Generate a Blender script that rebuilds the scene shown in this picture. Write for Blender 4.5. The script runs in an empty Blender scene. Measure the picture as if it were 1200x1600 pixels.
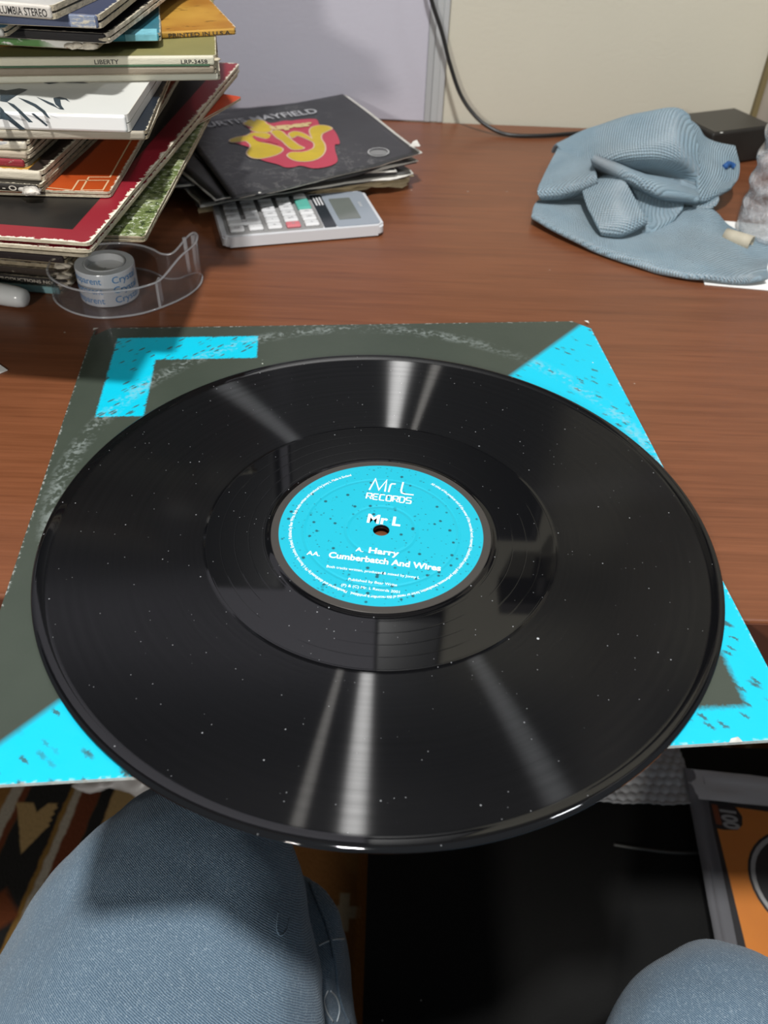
import bpy, bmesh, math, random
from mathutils import Vector, Matrix, noise as mnoise
random.seed(7)
D = bpy.data; SC = bpy.context.scene; COL = SC.collection
H = 0.74                      # height of the desk top above the floor (m); x right, y away from the sitter

# ------------------------------------------------------------------ camera
cam_d = D.cameras.new('camera'); cam = D.objects.new('camera', cam_d); COL.objects.link(cam)
cam_d.sensor_fit = 'VERTICAL'; cam_d.sensor_height = 36; cam_d.lens = 1322.0/1600*36
RX = Vector((0.9993771634, 0.0168479099, 0.0310069856)); RD = Vector((0.0343212948, -0.6683744143, -0.7430327658)); RF = Vector((0.0082057267, 0.7436341777, -0.6685363684))
cam.matrix_world = Matrix(((RX.x, -RD.x, -RF.x, -0.00344), (RX.y, -RD.y, -RF.y, -0.28924), (RX.z, -RD.z, -RF.z, 0.27518 + H), (0, 0, 0, 1)))
cam_d.clip_start = 0.01
cam_d.dof.use_dof = True; cam_d.dof.focus_distance = 0.41; cam_d.dof.aperture_fstop = 13
SC.camera = cam

# ------------------------------------------------------------------ world, lamps, exposure
w = D.worlds.new('room_light'); SC.world = w; w.use_nodes = True
w.node_tree.nodes['Background'].inputs[0].default_value = (0.86, 0.93, 1.0, 1); w.node_tree.nodes['Background'].inputs[1].default_value = 0.27
def area(name, loc, target, size, power, col):
    l = D.lights.new(name, 'AREA'); l.shape = 'DISK'; l.size = size; l.energy = power; l.color = col
    o = D.objects.new(name, l); COL.objects.link(o); o.location = (loc[0], loc[1], loc[2] + H)
    d = Vector(target) - Vector(loc); o.rotation_euler = d.to_track_quat('-Z', 'Y').to_euler(); return o
area('ceiling_lamp', (-0.085, -0.46, 1.75), (0, 0.1, 0), 0.13, 40, (0.99, 0.98, 0.965))
area('side_lamp', (0.75, 0.15, 1.7), (0, 0.1, 0), 0.14, 4.5, (0.95, 0.97, 1.0))
area('standing_lamp', (-0.58, -1.70, 0.72), (0, 0.5, 0.05), 0.12, 17, (1.0, 0.96, 0.9))
SC.view_settings.view_transform = 'Standard'; SC.view_settings.look = 'None'; SC.view_settings.exposure = -0.05; SC.view_settings.gamma = 1.0
SC.view_settings.use_curve_mapping = False
SC.cycles.use_denoising = True
SC.cycles.max_bounces = 14; SC.cycles.transparent_max_bounces = 24; SC.cycles.transmission_bounces = 12

# ------------------------------------------------------------------ objects, names, labels
def link(o, parent=None):
    COL.objects.link(o)
    if parent: o.parent = parent
    return o
def tag(o, label=None, cat=None, group=None, kind=None):
    if label: o['label'] = label
    if cat: o['category'] = cat
    if group: o['group'] = group
    if kind: o['kind'] = kind
    return o
def thing(name, label, cat, loc=(0, 0, 0), rz=0.0, group=None):
    o = D.objects.new(name, None); COL.objects.link(o); o.empty_display_size = .02
    o.location = (loc[0], loc[1], loc[2] + H); o.rotation_euler = (0, 0, math.radians(rz)); return tag(o, label, cat, group)
def mesh(name, verts, faces, mats, parent=None, smooth=False, loc=None, rz=0.0, idx=None, fix=False):
    me = D.meshes.new(name); me.from_pydata([tuple(v) for v in verts], [], faces)
    if fix:
        b = bmesh.new(); b.from_mesh(me); bmesh.ops.recalc_face_normals(b, faces=b.faces); b.to_mesh(me); b.free()
    for m in (mats if isinstance(mats, (list, tuple)) else [mats]): me.materials.append(m)
    if idx: me.polygons.foreach_set('material_index', idx)
    if smooth: me.polygons.foreach_set('use_smooth', [True]*len(me.polygons))
    o = D.objects.new(name, me); link(o, parent)
    if loc is not None: o.location = (loc[0], loc[1], loc[2] + (0 if parent else H))
    if rz: o.rotation_euler = (0, 0, math.radians(rz))
    return o
def frombm(name, bm, mats, parent=None, smooth=False, loc=None, rz=0.0):
    me = D.meshes.new(name); bmesh.ops.recalc_face_normals(bm, faces=bm.faces); bm.to_mesh(me); bm.free()
    for m in (mats if isinstance(mats, (list, tuple)) else [mats]): me.materials.append(m)
    if smooth: me.polygons.foreach_set('use_smooth', [True]*len(me.polygons))
    o = D.objects.new(name, me); link(o, parent)
    if loc is not None: o.location = (loc[0], loc[1], loc[2] + (0 if parent else H))
    if rz: o.rotation_euler = (0, 0, math.radians(rz))
    return o
def add_box(bm, x0, x1, y0, y1, z0, z1, bev=0.0, seg=2):
    t = bmesh.new(); bmesh.ops.create_cube(t, size=1)
    for v in t.verts: v.co = Vector(((x0+x1)/2 + v.co.x*(x1-x0), (y0+y1)/2 + v.co.y*(y1-y0), (z0+z1)/2 + v.co.z*(z1-z0)))
    if bev: bmesh.ops.bevel(t, geom=list(t.edges), offset=bev, segments=seg, affect='EDGES', profile=.5)
    me = D.meshes.new('tmp'); t.to_mesh(me); t.free(); bm.from_mesh(me); D.meshes.remove(me)
def box(name, x0, x1, y0, y1, z0, z1, m, parent=None, bev=0.0, seg=2, **k):
    bm = bmesh.new(); add_box(bm, x0, x1, y0, y1, z0, z1, bev, seg); return frombm(name, bm, m, parent, **k)
def prism(bm, poly, z0, z1):
    a = [bm.verts.new((x, y, z0)) for x, y in poly]; b = [bm.verts.new((x, y, z1)) for x, y in poly]; n = len(poly)
    bm.faces.new(a[::-1]); bm.faces.new(b)
    for i in range(n): bm.faces.new((a[i], a[(i+1) % n], b[(i+1) % n], b[i]))
def lathe(prof, n=64, close=False):
    V = []; F = []; k = len(prof)
    for i in range(n):
        c, s = math.cos(2*math.pi*i/n), math.sin(2*math.pi*i/n)
        V += [(r*c, r*s, z) for r, z in prof]
    for i in range(n):
        for j in range(k if close else k-1):
            a, b = i*k+j, i*k+(j+1) % k; c, d = ((i+1) % n)*k+(j+1) % k, ((i+1) % n)*k+j
            F.append((a, d, c, b))
    return V, F
def catmull(P, n, closed=False):
    P = [Vector(p) for p in P]; out = []; L = len(P)
    for i in range(L if closed else L-1):
        g = (lambda j: P[j % L]) if closed else (lambda j: P[max(0, min(L-1, j))])
        p0, p1, p2, p3 = g(i-1), g(i), g(i+1), g(i+2)
        for k in range(n):
            t = k/n; out.append(0.5*((2*p1) + (p2-p0)*t + (2*p0-5*p1+4*p2-p3)*t*t + (3*p1-p0-3*p2+p3)*t**3))
    if not closed: out.append(P[-1])
    return out
def tube(path, r, n=8, cap=True):
    V = []; F = []; L = len(path); P = [Vector(p) for p in path]; R = r if isinstance(r, (list, tuple)) else [r]*L
    up = Vector((0.31, 0.2, 0.93)).normalized()
    for i in range(L):
        t = (P[min(L-1, i+1)] - P[max(0, i-1)]).normalized(); a = t.cross(up).normalized(); b = a.cross(t)
        V += [P[i] + (a*math.cos(2*math.pi*k/n) + b*math.sin(2*math.pi*k/n))*R[i] for k in range(n)]
    for i in range(L-1):
        for k in range(n): F.append((i*n+k, i*n+(k+1) % n, (i+1)*n+(k+1) % n, (i+1)*n+k))
    if cap: F += [tuple(range(n))[::-1], tuple((L-1)*n+k for k in range(n))]
    return V, F
def ribbon(path, wd, closed=False):           # flat stroke in the xy plane
    P = [Vector((p[0], p[1])) for p in path]; L = len(P); V = []; F = []
    for i in range(L):
        a = P[(i-1) % L] if closed or i else P[i]; b = P[(i+1) % L] if closed or i < L-1 else P[i]
        d1 = (P[i]-a).normalized() if (P[i]-a).length > 1e-9 else (b-P[i]).normalized(); d2 = (b-P[i]).normalized() if (b-P[i]).length > 1e-9 else d1
        n1 = Vector((-d1.y, d1.x)); n2 = Vector((-d2.y, d2.x)); m = (n1+n2); m = m.normalized() if m.length > 1e-6 else n1
        s = wd/2/max(.45, m.dot(n1)); V += [(P[i].x+m.x*s, P[i].y+m.y*s), (P[i].x-m.x*s, P[i].y-m.y*s)]
    for i in range(L if closed else L-1):
        j = (i+1) % L; F.append((2*i, 2*i+1, 2*j+1, 2*j))
    return V, F
def text2d(s, size, bold=0.0, xs=1.0, align='CENTER', space=1.0):
    cu = D.curves.new('t', 'FONT'); cu.body = s; cu.size = 1.0; cu.offset = bold; cu.align_x = align; cu.space_character = space; cu.resolution_u = 3
    o = D.objects.new('t', cu); COL.objects.link(o); dg = bpy.context.evaluated_depsgraph_get(); me = D.meshes.new_from_object(o.evaluated_get(dg))
    V = [(v.co.x*size*xs, v.co.y*size) for v in me.vertices]; F = [tuple(p.vertices) for p in me.polygons]
    D.objects.remove(o); D.curves.remove(cu); D.meshes.remove(me); return V, F
def text(name, s, size, place, m, parent=None, **k):
    V, F = text2d(s, size, **k); return mesh(name, [place(x, y) for x, y in V], F, m, parent)
def join(parts):
    V = []; F = []
    for v, f in parts:
        o = len(V); V += list(v); F += [tuple(i+o for i in q) for q in f]
    return V, F
def polyfill(pts, fn, fine=0):
    bm = bmesh.new(); vs = [bm.verts.new((p[0], p[1], 0)) for p in pts]; f = bm.faces.new(vs)
    bmesh.ops.triangulate(bm, faces=[f]); bmesh.ops.recalc_face_normals(bm, faces=bm.faces)
    if fine:
        for _ in range(3):
            lng = [e for e in bm.edges if e.calc_length() > fine]
            if lng: bmesh.ops.subdivide_edges(bm, edges=lng, cuts=1); bmesh.ops.triangulate(bm, faces=list(bm.faces))
        bmesh.ops.recalc_face_normals(bm, faces=bm.faces)
    for f in bm.faces:
        if f.normal.z < 0: f.normal_flip()
    bm.verts.index_update(); V = [fn(v.co.x, v.co.y) for v in bm.verts]; F = [tuple(v.index for v in f.verts) for f in bm.faces]; bm.free(); return V, F

# ------------------------------------------------------------------ node materials
class E:                                           # arithmetic on sockets
    def __init__(s, g, v): s.g = g; s.v = v
    def op(s, o, *a):
        n = s.g.nt.nodes.new('ShaderNodeMath'); n.operation = o
        for i, x in enumerate((s,)+a):
            x = x.v if isinstance(x, E) else x
            if isinstance(x, (int, float)): n.inputs[i].default_value = x
            else: s.g.nt.links.new(x, n.inputs[i])
        return E(s.g, n.outputs[0])
    def __add__(s, o): return s.op('ADD', o)
    def __radd__(s, o): return s.op('ADD', o)
    def __sub__(s, o): return s.op('SUBTRACT', o)
    def __rsub__(s, o): return E(s.g, o).op('SUBTRACT', s)
    def __mul__(s, o): return s.op('MULTIPLY', o)
    def __rmul__(s, o): return s.op('MULTIPLY', o)
    def __truediv__(s, o): return s.op('DIVIDE', o)
    def abs(s): return s.op('ABSOLUTE')
    def min(s, o): return s.op('MINIMUM', o)
    def max(s, o): return s.op('MAXIMUM', o)
    def sin(s): return s.op('SINE')
    def sqrt(s): return s.op('SQRT')
    def frac(s): return s.op('FRACT')
    def clamp(s): return s.max(0.0).min(1.0)
    def gt(s, a, wd=0.0004): return ((s-a)*(1.0/wd)+0.5).clamp()      # soft s > a
    def lt(s, a, wd=0.0004): return ((a-s)*(1.0/wd)+0.5).clamp()
class G:
    def __init__(s, name):
        s.m = D.materials.new(name); s.m.use_nodes = True; s.nt = s.m.node_tree; s.nt.nodes.clear()
        s.out = s.nt.nodes.new('ShaderNodeOutputMaterial'); s.p = s.nt.nodes.new('ShaderNodeBsdfPrincipled'); s.nt.links.new(s.p.outputs[0], s.out.inputs[0])
    def set(s, k, v):
        v = v.v if isinstance(v, E) else v
        if isinstance(v, (int, float)): s.p.inputs[k].default_value = v
        elif isinstance(v, tuple): s.p.inputs[k].default_value = v+(1,) if len(v) == 3 else v
        else: s.nt.links.new(v, s.p.inputs[k])
        return s
    def obj(s): return s.nt.nodes.new('ShaderNodeTexCoord').outputs['Object']
    def uv(s): return s.nt.nodes.new('ShaderNodeTexCoord').outputs['UV']
    def sep(s, v):
        n = s.nt.nodes.new('ShaderNodeSeparateXYZ'); s.nt.links.new(v, n.inputs[0]); return [E(s, o) for o in n.outputs]
    def comb(s, *a):
        n = s.nt.nodes.new('ShaderNodeCombineXYZ')
        for i, x in enumerate(a):
            x = x.v if isinstance(x, E) else x
            if isinstance(x, (int, float)): n.inputs[i].default_value = x
            else: s.nt.links.new(x, n.inputs[i])
        return n.outputs[0]
    def noise(s, v, scale, detail=2, rough=.5, dist=0.0):
        n = s.nt.nodes.new('ShaderNodeTexNoise'); s.nt.links.new(v, n.inputs['Vector']); n.inputs['Scale'].default_value = scale; n.inputs['Detail'].default_value = detail
        n.inputs['Roughness'].default_value = rough; n.inputs['Distortion'].default_value = dist; return E(s, n.outputs[0])
    def vor(s, v, scale, rnd=1.0):
        n = s.nt.nodes.new('ShaderNodeTexVoronoi'); s.nt.links.new(v, n.inputs['Vector']); n.inputs['Scale'].default_value = scale; n.inputs['Randomness'].default_value = rnd
        c = s.nt.nodes.new('ShaderNodeSeparateColor'); s.nt.links.new(n.outputs['Color'], c.inputs[0]); return E(s, n.outputs['Distance']), E(s, c.outputs[0]), E(s, c.outputs[1])
    def mix(s, f, a, b):
        n = s.nt.nodes.new('ShaderNodeMix'); n.data_type = 'RGBA'
        for k, x in ((0, f), (6, a), (7, b)):
            x = x.v if isinstance(x, E) else x
            if isinstance(x, (int, float)): n.inputs[k].default_value = x
            elif isinstance(x, tuple): n.inputs[k].default_value = x+(1,)
            else: s.nt.links.new(x, n.inputs[k])
        return n.outputs[2]
    def bump(s, h, dist=.001, strength=1.0):
        n = s.nt.nodes.new('ShaderNodeBump'); n.inputs['Distance'].default_value = dist; n.inputs['Strength'].default_value = strength
        s.nt.links.new(h.v, n.inputs['Height']); s.nt.links.new(n.outputs[0], s.p.inputs['Normal']); return n.outputs[0]
def plain(name, col, rough=.5, spec=.5, nscale=0, namt=0.0, bump=0.0, bscale=200, metal=0.0):
    g = G(name); c = col
    if namt:
        n = g.noise(g.obj(), nscale, 4, .6); c = g.mix((n-.3).clamp()*2.0, tuple(x*(1-namt) for x in col), tuple(min(1, x*(1+namt)) for x in col))
    g.set('Base Color', c).set('Roughness', rough).set('Specular IOR Level', spec).set('Metallic', metal)
    if bump: g.bump(g.noise(g.obj(), bscale, 3, .6), bump)
    return g.m
def schlick(g, f0=.04):
    n = g.nt.nodes.new('ShaderNodeLayerWeight'); n.inputs[0].default_value = .5; f = E(g, n.outputs['Facing']); f2 = f*f
    return f2*f2*f*(1-f0)+f0
def clear_plastic(name, tint=(.9, .9, .92), haze=.08, gloss=.06, hazecol=(.8, .8, .82), f0=.04):
    g = G(name); nt = g.nt; nt.nodes.remove(g.p)
    tr = nt.nodes.new('ShaderNodeBsdfTransparent'); tr.inputs[0].default_value = tint+(1,)
    gl = nt.nodes.new('ShaderNodeBsdfGlossy'); gl.inputs['Roughness'].default_value = gloss
    df = nt.nodes.new('ShaderNodeBsdfDiffuse'); df.inputs[0].default_value = hazecol+(1,)
    lw = schlick(g, f0)
    a = nt.nodes.new('ShaderNodeMixShader'); a.inputs[0].default_value = haze; nt.links.new(tr.outputs[0], a.inputs[1]); nt.links.new(df.outputs[0], a.inputs[2])
    b = nt.nodes.new('ShaderNodeMixShader'); nt.links.new(lw.v, b.inputs[0]); nt.links.new(a.outputs[0], b.inputs[1]); nt.links.new(gl.outputs[0], b.inputs[2])
    nt.links.new(b.outputs[0], g.out.inputs[0]); return g.m

# ------------------------------------------------------------------ measured positions (m, desk frame)
LPS = [('teal',(-0.2172,0.2214),-6,0.005),('prod',(-0.211,0.2228),-7,0.01),('brown',(-0.212,0.2254),-7,0.015),('darkcream',(-0.2122,0.2278),-6,0.021),('green',(-0.1262,0.1216),0,0.088),('tan5',(-0.1455,0.0897),-5,0.0945),('maroon',(-0.1419,0.0862),-4.7,0.1),('orange',(-0.1452,0.1387),1.5,0.1035),('black8',(-0.1784,0.1335),-5,0.1075),('cream9',(-0.1777,0.139),-4,0.1125),('red10',(-0.1863,0.1429),-4,0.1165),('tan11',(-0.1845,0.1439),-3,0.12),('dark12',(-0.1845,0.1468),4,0.124),('navy13',(-0.1265,0.1556),5,0.1285),('white14',(-0.1339,0.1519),1.5,0.137),('cream15',(-0.098,0.2168),10.8,0.141),('tan16',(-0.0991,0.2135),10.5,0.145),('liberty',(-0.0987,0.2138),10,0.15),('yellow',(-0.094,0.2594),21,0.1535),('tealtop',(-0.1297,0.2238),12.7,0.1575),('greensp',(-0.1538,0.184),-3.3,0.162),('black20',(-0.1453,0.1793),-4,0.1665),('blue21',(-0.19,0.1653),0,0.1705),('blue22',(-0.145,0.1701),-2,0.1765),('columbia',(-0.162,0.157),-10,0.1825)]
ORANGE_ART = [(-0.1827,0.1419),(-0.1646,0.1393),(-0.1651,0.1523),(-0.1498,0.1538),(-0.1494,0.1408),(-0.1602,0.1398),(-0.1611,0.1572),(-0.1503,0.1583),(-0.1525,0.2068),(-0.1579,0.3275)]
INK = [[(-0.2017,0.1659),(-0.198,0.1646),(-0.1969,0.1754),(-0.1946,0.1868),(-0.1995,0.1881),(-0.2047,0.1836),(-0.2085,0.185)],[(-0.2124,0.196),(-0.2068,0.1997),(-0.2007,0.2035),(-0.1937,0.2014),(-0.1867,0.1974),(-0.1821,0.201),(-0.1741,0.2011),(-0.1668,0.2016),(-0.1755,0.2058),(-0.1831,0.2042),(-0.1896,0.203),(-0.1969,0.206),(-0.2037,0.2041),(-0.2092,0.2033),(-0.214,0.2007)],[(-0.1983,0.1654),(-0.1933,0.1617),(-0.1875,0.1538),(-0.1813,0.1447),(-0.1752,0.1358),(-0.1772,0.1355),(-0.1833,0.1444),(-0.1895,0.1536),(-0.1943,0.1598)],[(-0.195,0.1729),(-0.1885,0.1684),(-0.1825,0.163),(-0.1752,0.1536),(-0.1685,0.1413),(-0.1712,0.1442),(-0.1762,0.1518),(-0.1824,0.1595),(-0.1887,0.1657)],[(-0.1863,0.1749),(-0.1805,0.1703),(-0.1744,0.1649),(-0.1706,0.1593),(-0.1665,0.1564),(-0.1688,0.1569),(-0.1719,0.16),(-0.177,0.1645)],[(-0.1773,0.1743),(-0.1747,0.1764),(-0.1707,0.1742),(-0.1669,0.1684),(-0.1707,0.1724),(-0.1731,0.1721),(-0.1698,0.1628),(-0.1663,0.1564),(-0.1686,0.1578),(-0.1731,0.1641),(-0.1757,0.17)],[(-0.1988,0.1575),(-0.1956,0.1529),(-0.1913,0.1451),(-0.1866,0.1376),(-0.1886,0.1374),(-0.1911,0.1387),(-0.1921,0.1385)]]
CUR_A = [(-0.1723,0.4744),(-0.07,0.5302)]
SF_CORN = [(-0.0507,0.5869),(0.0216,0.4432),(-0.1179,0.3261)]
SF_RED = [(-0.1333,0.442),(-0.1378,0.448),(-0.1336,0.4564),(-0.1245,0.4628),(-0.1243,0.4751),(-0.1319,0.4897),(-0.1286,0.5002),(-0.1165,0.5016),(-0.1091,0.4952),(-0.0987,0.5037),(-0.0912,0.5055),(-0.0858,0.509),(-0.0707,0.512),(-0.0657,0.496),(-0.0548,0.4873),(-0.0492,0.4713),(-0.0456,0.449),(-0.0495,0.446),(-0.0481,0.4296),(-0.0459,0.4175),(-0.0454,0.4067),(-0.05,0.398),(-0.0582,0.3925),(-0.0649,0.3918),(-0.0738,0.3967),(-0.0802,0.3926),(-0.0861,0.3924),(-0.0927,0.3983),(-0.1065,0.4063),(-0.1123,0.4178),(-0.1194,0.432)]
SF_YEL = [[(-0.1378,0.448),(-0.1325,0.4552),(-0.1258,0.4586),(-0.1222,0.4658),(-0.116,0.4678),(-0.1095,0.4672),(-0.1051,0.4609),(-0.1061,0.4542),(-0.1127,0.4561),(-0.1186,0.4594),(-0.1186,0.4528),(-0.1132,0.4455),(-0.1065,0.4424),(-0.0999,0.4392),(-0.0931,0.4336),(-0.092,0.4274),(-0.0951,0.4196),(-0.1013,0.4129),(-0.1085,0.4085),(-0.1148,0.4102),(-0.1192,0.4171),(-0.1197,0.4244),(-0.1185,0.4346),(-0.1212,0.442),(-0.125,0.4468),(-0.1317,0.4435),(-0.1361,0.443)],[(-0.1319,0.4897),(-0.1303,0.4986),(-0.1232,0.5023),(-0.1163,0.5002),(-0.1125,0.492),(-0.1081,0.4868),(-0.1064,0.4758),(-0.1098,0.4699),(-0.1162,0.4692),(-0.1211,0.4714),(-0.1245,0.4765),(-0.1223,0.4809),(-0.1254,0.4834)],[(-0.1059,0.4717),(-0.1023,0.4763),(-0.0974,0.4741),(-0.0928,0.465),(-0.0882,0.4562),(-0.0839,0.4487),(-0.0796,0.4414),(-0.0746,0.4356),(-0.0787,0.4313),(-0.0841,0.432),(-0.0893,0.4404),(-0.094,0.4502),(-0.0993,0.4576),(-0.1029,0.4652)],[(-0.0903,0.468),(-0.0873,0.4752),(-0.0827,0.4752),(-0.0777,0.4708),(-0.0725,0.4632),(-0.0693,0.4582),(-0.0732,0.4782),(-0.0718,0.4896),(-0.0656,0.4945),(-0.0589,0.4925),(-0.0547,0.4859),(-0.0589,0.4784),(-0.0625,0.4711),(-0.0621,0.459),(-0.0585,0.4463),(-0.057,0.4312),(-0.0591,0.4173),(-0.0645,0.4083),(-0.072,0.4051),(-0.079,0.4068),(-0.0848,0.4134),(-0.0863,0.4193),(-0.0833,0.4246),(-0.0755,0.4254),(-0.0697,0.4298),(-0.0663,0.4365),(-0.0665,0.4454),(-0.0688,0.4517),(-0.0738,0.4577),(-0.0798,0.4638),(-0.0836,0.4647),(-0.0867,0.459)]]
SF_SLIT = [(-0.1202,0.4561),(-0.1185,0.4589),(-0.1158,0.4531),(-0.1119,0.4493),(-0.1085,0.4523),(-0.1057,0.4563),(-0.1052,0.4628),(-0.102,0.4578),(-0.0984,0.4492),(-0.0969,0.4426),(-0.1003,0.4428),(-0.1043,0.4465),(-0.1073,0.4454),(-0.1113,0.4447),(-0.1154,0.4474)]
SF_UPER = [(-0.1073,0.4799),(-0.0679,0.5)]
TOWEL = {'dome':[[(0.1428,0.5,0.006),(0.1849,0.52,0.0161),(0.2401,0.52,0.0309),(0.2627,0.5,0.032)],[(0.1399,0.465,0.0229),(0.1735,0.465,0.0405),(0.224,0.455,0.0583),(0.2402,0.445,0.0559)],[(0.1452,0.435,0.0219),(0.1758,0.43,0.0382),(0.2213,0.42,0.0532),(0.2434,0.42,0.0441)],[(0.1529,0.418,0.0241),(0.1763,0.412,0.0328),(0.2213,0.402,0.0405),(0.2451,0.405,0.0312)],[(0.161,0.412,0.0235),(0.1982,0.424,0.0157),(0.229,0.414,0.018),(0.2474,0.398,0.0185)],[(0.1568,0.398,0.0385),(0.178,0.388,0.0349),(0.2095,0.378,0.0253),(0.2443,0.385,0.0157)],[(0.1545,0.39,0.0383),(0.1752,0.38,0.0318),(0.2063,0.37,0.0208),(0.2432,0.38,0.013)],[(0.1622,0.405,0.0271),(0.1842,0.398,0.0203),(0.215,0.39,0.01),(0.2507,0.4,0.003)]],'lobe':[[(0.1444,0.49,0.0089),(0.1553,0.48,0.0172),(0.1678,0.46,0.0235)],[(0.1381,0.452,0.023),(0.1499,0.445,0.0248),(0.1632,0.43,0.0274)],[(0.1249,0.42,0.0123),(0.1404,0.412,0.0211),(0.1613,0.402,0.0292)],[(0.1159,0.388,0.0123),(0.1358,0.382,0.0174),(0.1605,0.382,0.0265)],[(0.1211,0.39,0.0064),(0.1389,0.392,0.0074),(0.1659,0.395,0.0156)],[(0.1313,0.42,-0.0009),(0.1464,0.42,0.0024),(0.1695,0.42,0.0087)]],'sheet':[[(0.12,0.405,-0.0018),(0.1517,0.4,0.0014),(0.1846,0.4,-0.0043),(0.2334,0.39,0.0033),(0.2569,0.385,0.0041),(0.2689,0.368,-0.0035),(0.2931,0.338,-0.0064)],[(0.1132,0.38,0.0029),(0.1405,0.362,0.0031),(0.1685,0.342,-0.0026),(0.2101,0.33,-0.0007),(0.24,0.335,0.0023),(0.2593,0.315,0.0005),(0.2832,0.312,-0.0018)],[(0.1108,0.368,0.0036),(0.1333,0.34,0.0031),(0.1624,0.312,0.0006),(0.2,0.288,0.0006),(0.2263,0.282,0.0011),(0.2521,0.278,0.0036),(0.2701,0.284,0.0048)],[(0.1102,0.362,0.0025),(0.1326,0.333,0.0016),(0.1616,0.306,-0.0011),(0.1986,0.28,-0.001),(0.2263,0.272,-0.0004),(0.2528,0.2695,0.0005),(0.2678,0.273,0.0027)],[(0.1161,0.372,-0.0016),(0.1353,0.342,-0.0008),(0.1651,0.316,-0.0042),(0.2017,0.29,-0.0044),(0.2296,0.281,-0.0033),(0.2539,0.278,-0.0023),(0.2702,0.282,-0.0002)]],'square':[[(0.1558,0.4,0.0132),(0.1684,0.4,0.0179),(0.182,0.4,0.0225)],[(0.1507,0.385,0.0137),(0.1639,0.385,0.0199),(0.1795,0.385,0.0256)],[(0.1523,0.36,0.0085),(0.1687,0.358,0.0151),(0.1871,0.365,0.017)],[(0.156,0.336,0.0047),(0.1728,0.334,0.0072),(0.1919,0.344,0.0117)],[(0.1595,0.334,0.0006),(0.1763,0.334,0.0002),(0.1951,0.344,0.0068)],[(0.1649,0.345,-0.002),(0.1789,0.345,-0.002),(0.1963,0.355,0.0031)]],'inner':[[(0.1847,0.41,0.0189),(0.2082,0.4,0.0126),(0.2358,0.392,0.0079)],[(0.185,0.395,0.0184),(0.2072,0.388,0.0105),(0.2341,0.385,0.0075)],[(0.1915,0.372,0.0102),(0.2056,0.366,0.0054),(0.231,0.375,0.0063)],[(0.1974,0.35,0.0042),(0.2058,0.352,0.0006),(0.2234,0.366,0.0035)],[(0.1894,0.345,-0.0042),(0.1986,0.346,-0.0043),(0.2173,0.362,-0.0002)]],'flap':[[(0.2383,0.452,0.0537),(0.2515,0.455,0.0471),(0.2651,0.46,0.0345),(0.2913,0.462,0.0295)],[(0.2401,0.428,0.0483),(0.253,0.434,0.0376),(0.2668,0.438,0.0305),(0.2924,0.446,0.0212)],[(0.2442,0.408,0.0301),(0.2558,0.412,0.0239),(0.2674,0.414,0.0204),(0.2867,0.424,0.0153)],[(0.2436,0.386,0.0137),(0.2514,0.388,0.0117),(0.2608,0.394,0.0133),(0.2769,0.408,0.0147)],[(0.2495,0.4,0.0073),(0.2579,0.405,0.0045),(0.2663,0.41,0.006),(0.2792,0.42,0.0079)]],'tail':[[(0.2449,0.4,0.005),(0.2557,0.4,0.0075),(0.2652,0.4,0.011)],[(0.243,0.388,0.0045),(0.2522,0.386,0.0067),(0.2633,0.39,0.0118)],[(0.2445,0.384,0.003),(0.2519,0.382,0.0041),(0.2602,0.386,0.0081)]]}
BAG = [(0.3211,0.1755),(0.2974,0.004),(0.4005,0.169)]
BAGIN = [(0.3345,0.1458),(0.3269,0.0101),(0.3921,0.143)]
BAG100 = [(0.3468,0.1442),(0.3526,0.1164)]
BAGOVAL = [(0.3543,0.0973),(0.3871,0.1274),(0.362,0.0497)]
CASE = [(-0.0007,0.0825),(0.0035,-0.0545),(0.223,0.1397),(0.3093,0.1413)]
BUB = [(0.2207,0.1383),(0.3085,0.1412),(0.3177,0.1942),(0.2744,0.1838)]
WHITE = [(-0.3945,0.2854),(-0.349,0.2689),(-0.3025,0.2616),(-0.3218,0.2907),(-0.2844,0.2711)]

# ------------------------------------------------------------------ the setting
def wood_mat():
    g = G('desk_wood'); x, y, z = g.sep(g.obj())
    v = g.comb(x*2.2, y*42.0, z*42.0); a = g.noise(v, 3.2, 6, .62, .5); v2 = g.comb(x*7.0, y*240.0, z*240.0); b = g.noise(v2, 2.6, 3, .6)
    c = g.noise(g.comb(x, y*4.0, z), 3.0, 2)
    f = (a*.62+b*.34+(c-.5)*.3).clamp()
    col = g.mix((f-.30)*2.1, (.118, .039, .0155), (.228, .080, .034)); streak = (.37-b).max(0.0)*7.0
    col = g.mix(streak.clamp()*.45, col, (.075, .02, .009))
    d, r1, r2 = g.vor(g.comb(x, y, z), 60); col = g.mix(d.lt(.035, .02)*r1.gt(.82, .02), col, (.45, .38, .32))
    g.set('Base Color', col).set('Roughness', a*.14+.27).set('Specular IOR Level', .45); g.bump(b, .00012, .5); return g.m
WOOD = wood_mat()
EDGE = plain('desk_edge_band', (.10, .032, .016), .4)
desk = thing('desk', 'brown wood-grain desk with dark front edge, in front of the pale wall', 'desk', (0, 0, -H))
box('desktop', -1.05, 1.05, -.0455, .604, H-.030, H, WOOD, desk, bev=.0012)
box('edge_band', -1.05, 1.05, -.0462, -.0456, H-.029, H-.0015, EDGE, desk)
box('leg_panel', -1.04, -1.015, .0, .58, 0, H-.0302, WOOD, desk, bev=.001); box('leg_panel', 1.015, 1.04, .0, .58, 0, H-.0302, WOOD, desk, bev=.001)
WALL = plain('cream_wall_paint', (.53, .505, .415), .75, .25, 3, .04, .00025, 260)
WALLV = plain('lavender_white_panel', (.455, .445, .505), .6, .3, 3, .03, .0002, 260)
TRIMM = plain('grey_trim', (.35, .36, .365), .5, .4)
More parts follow.
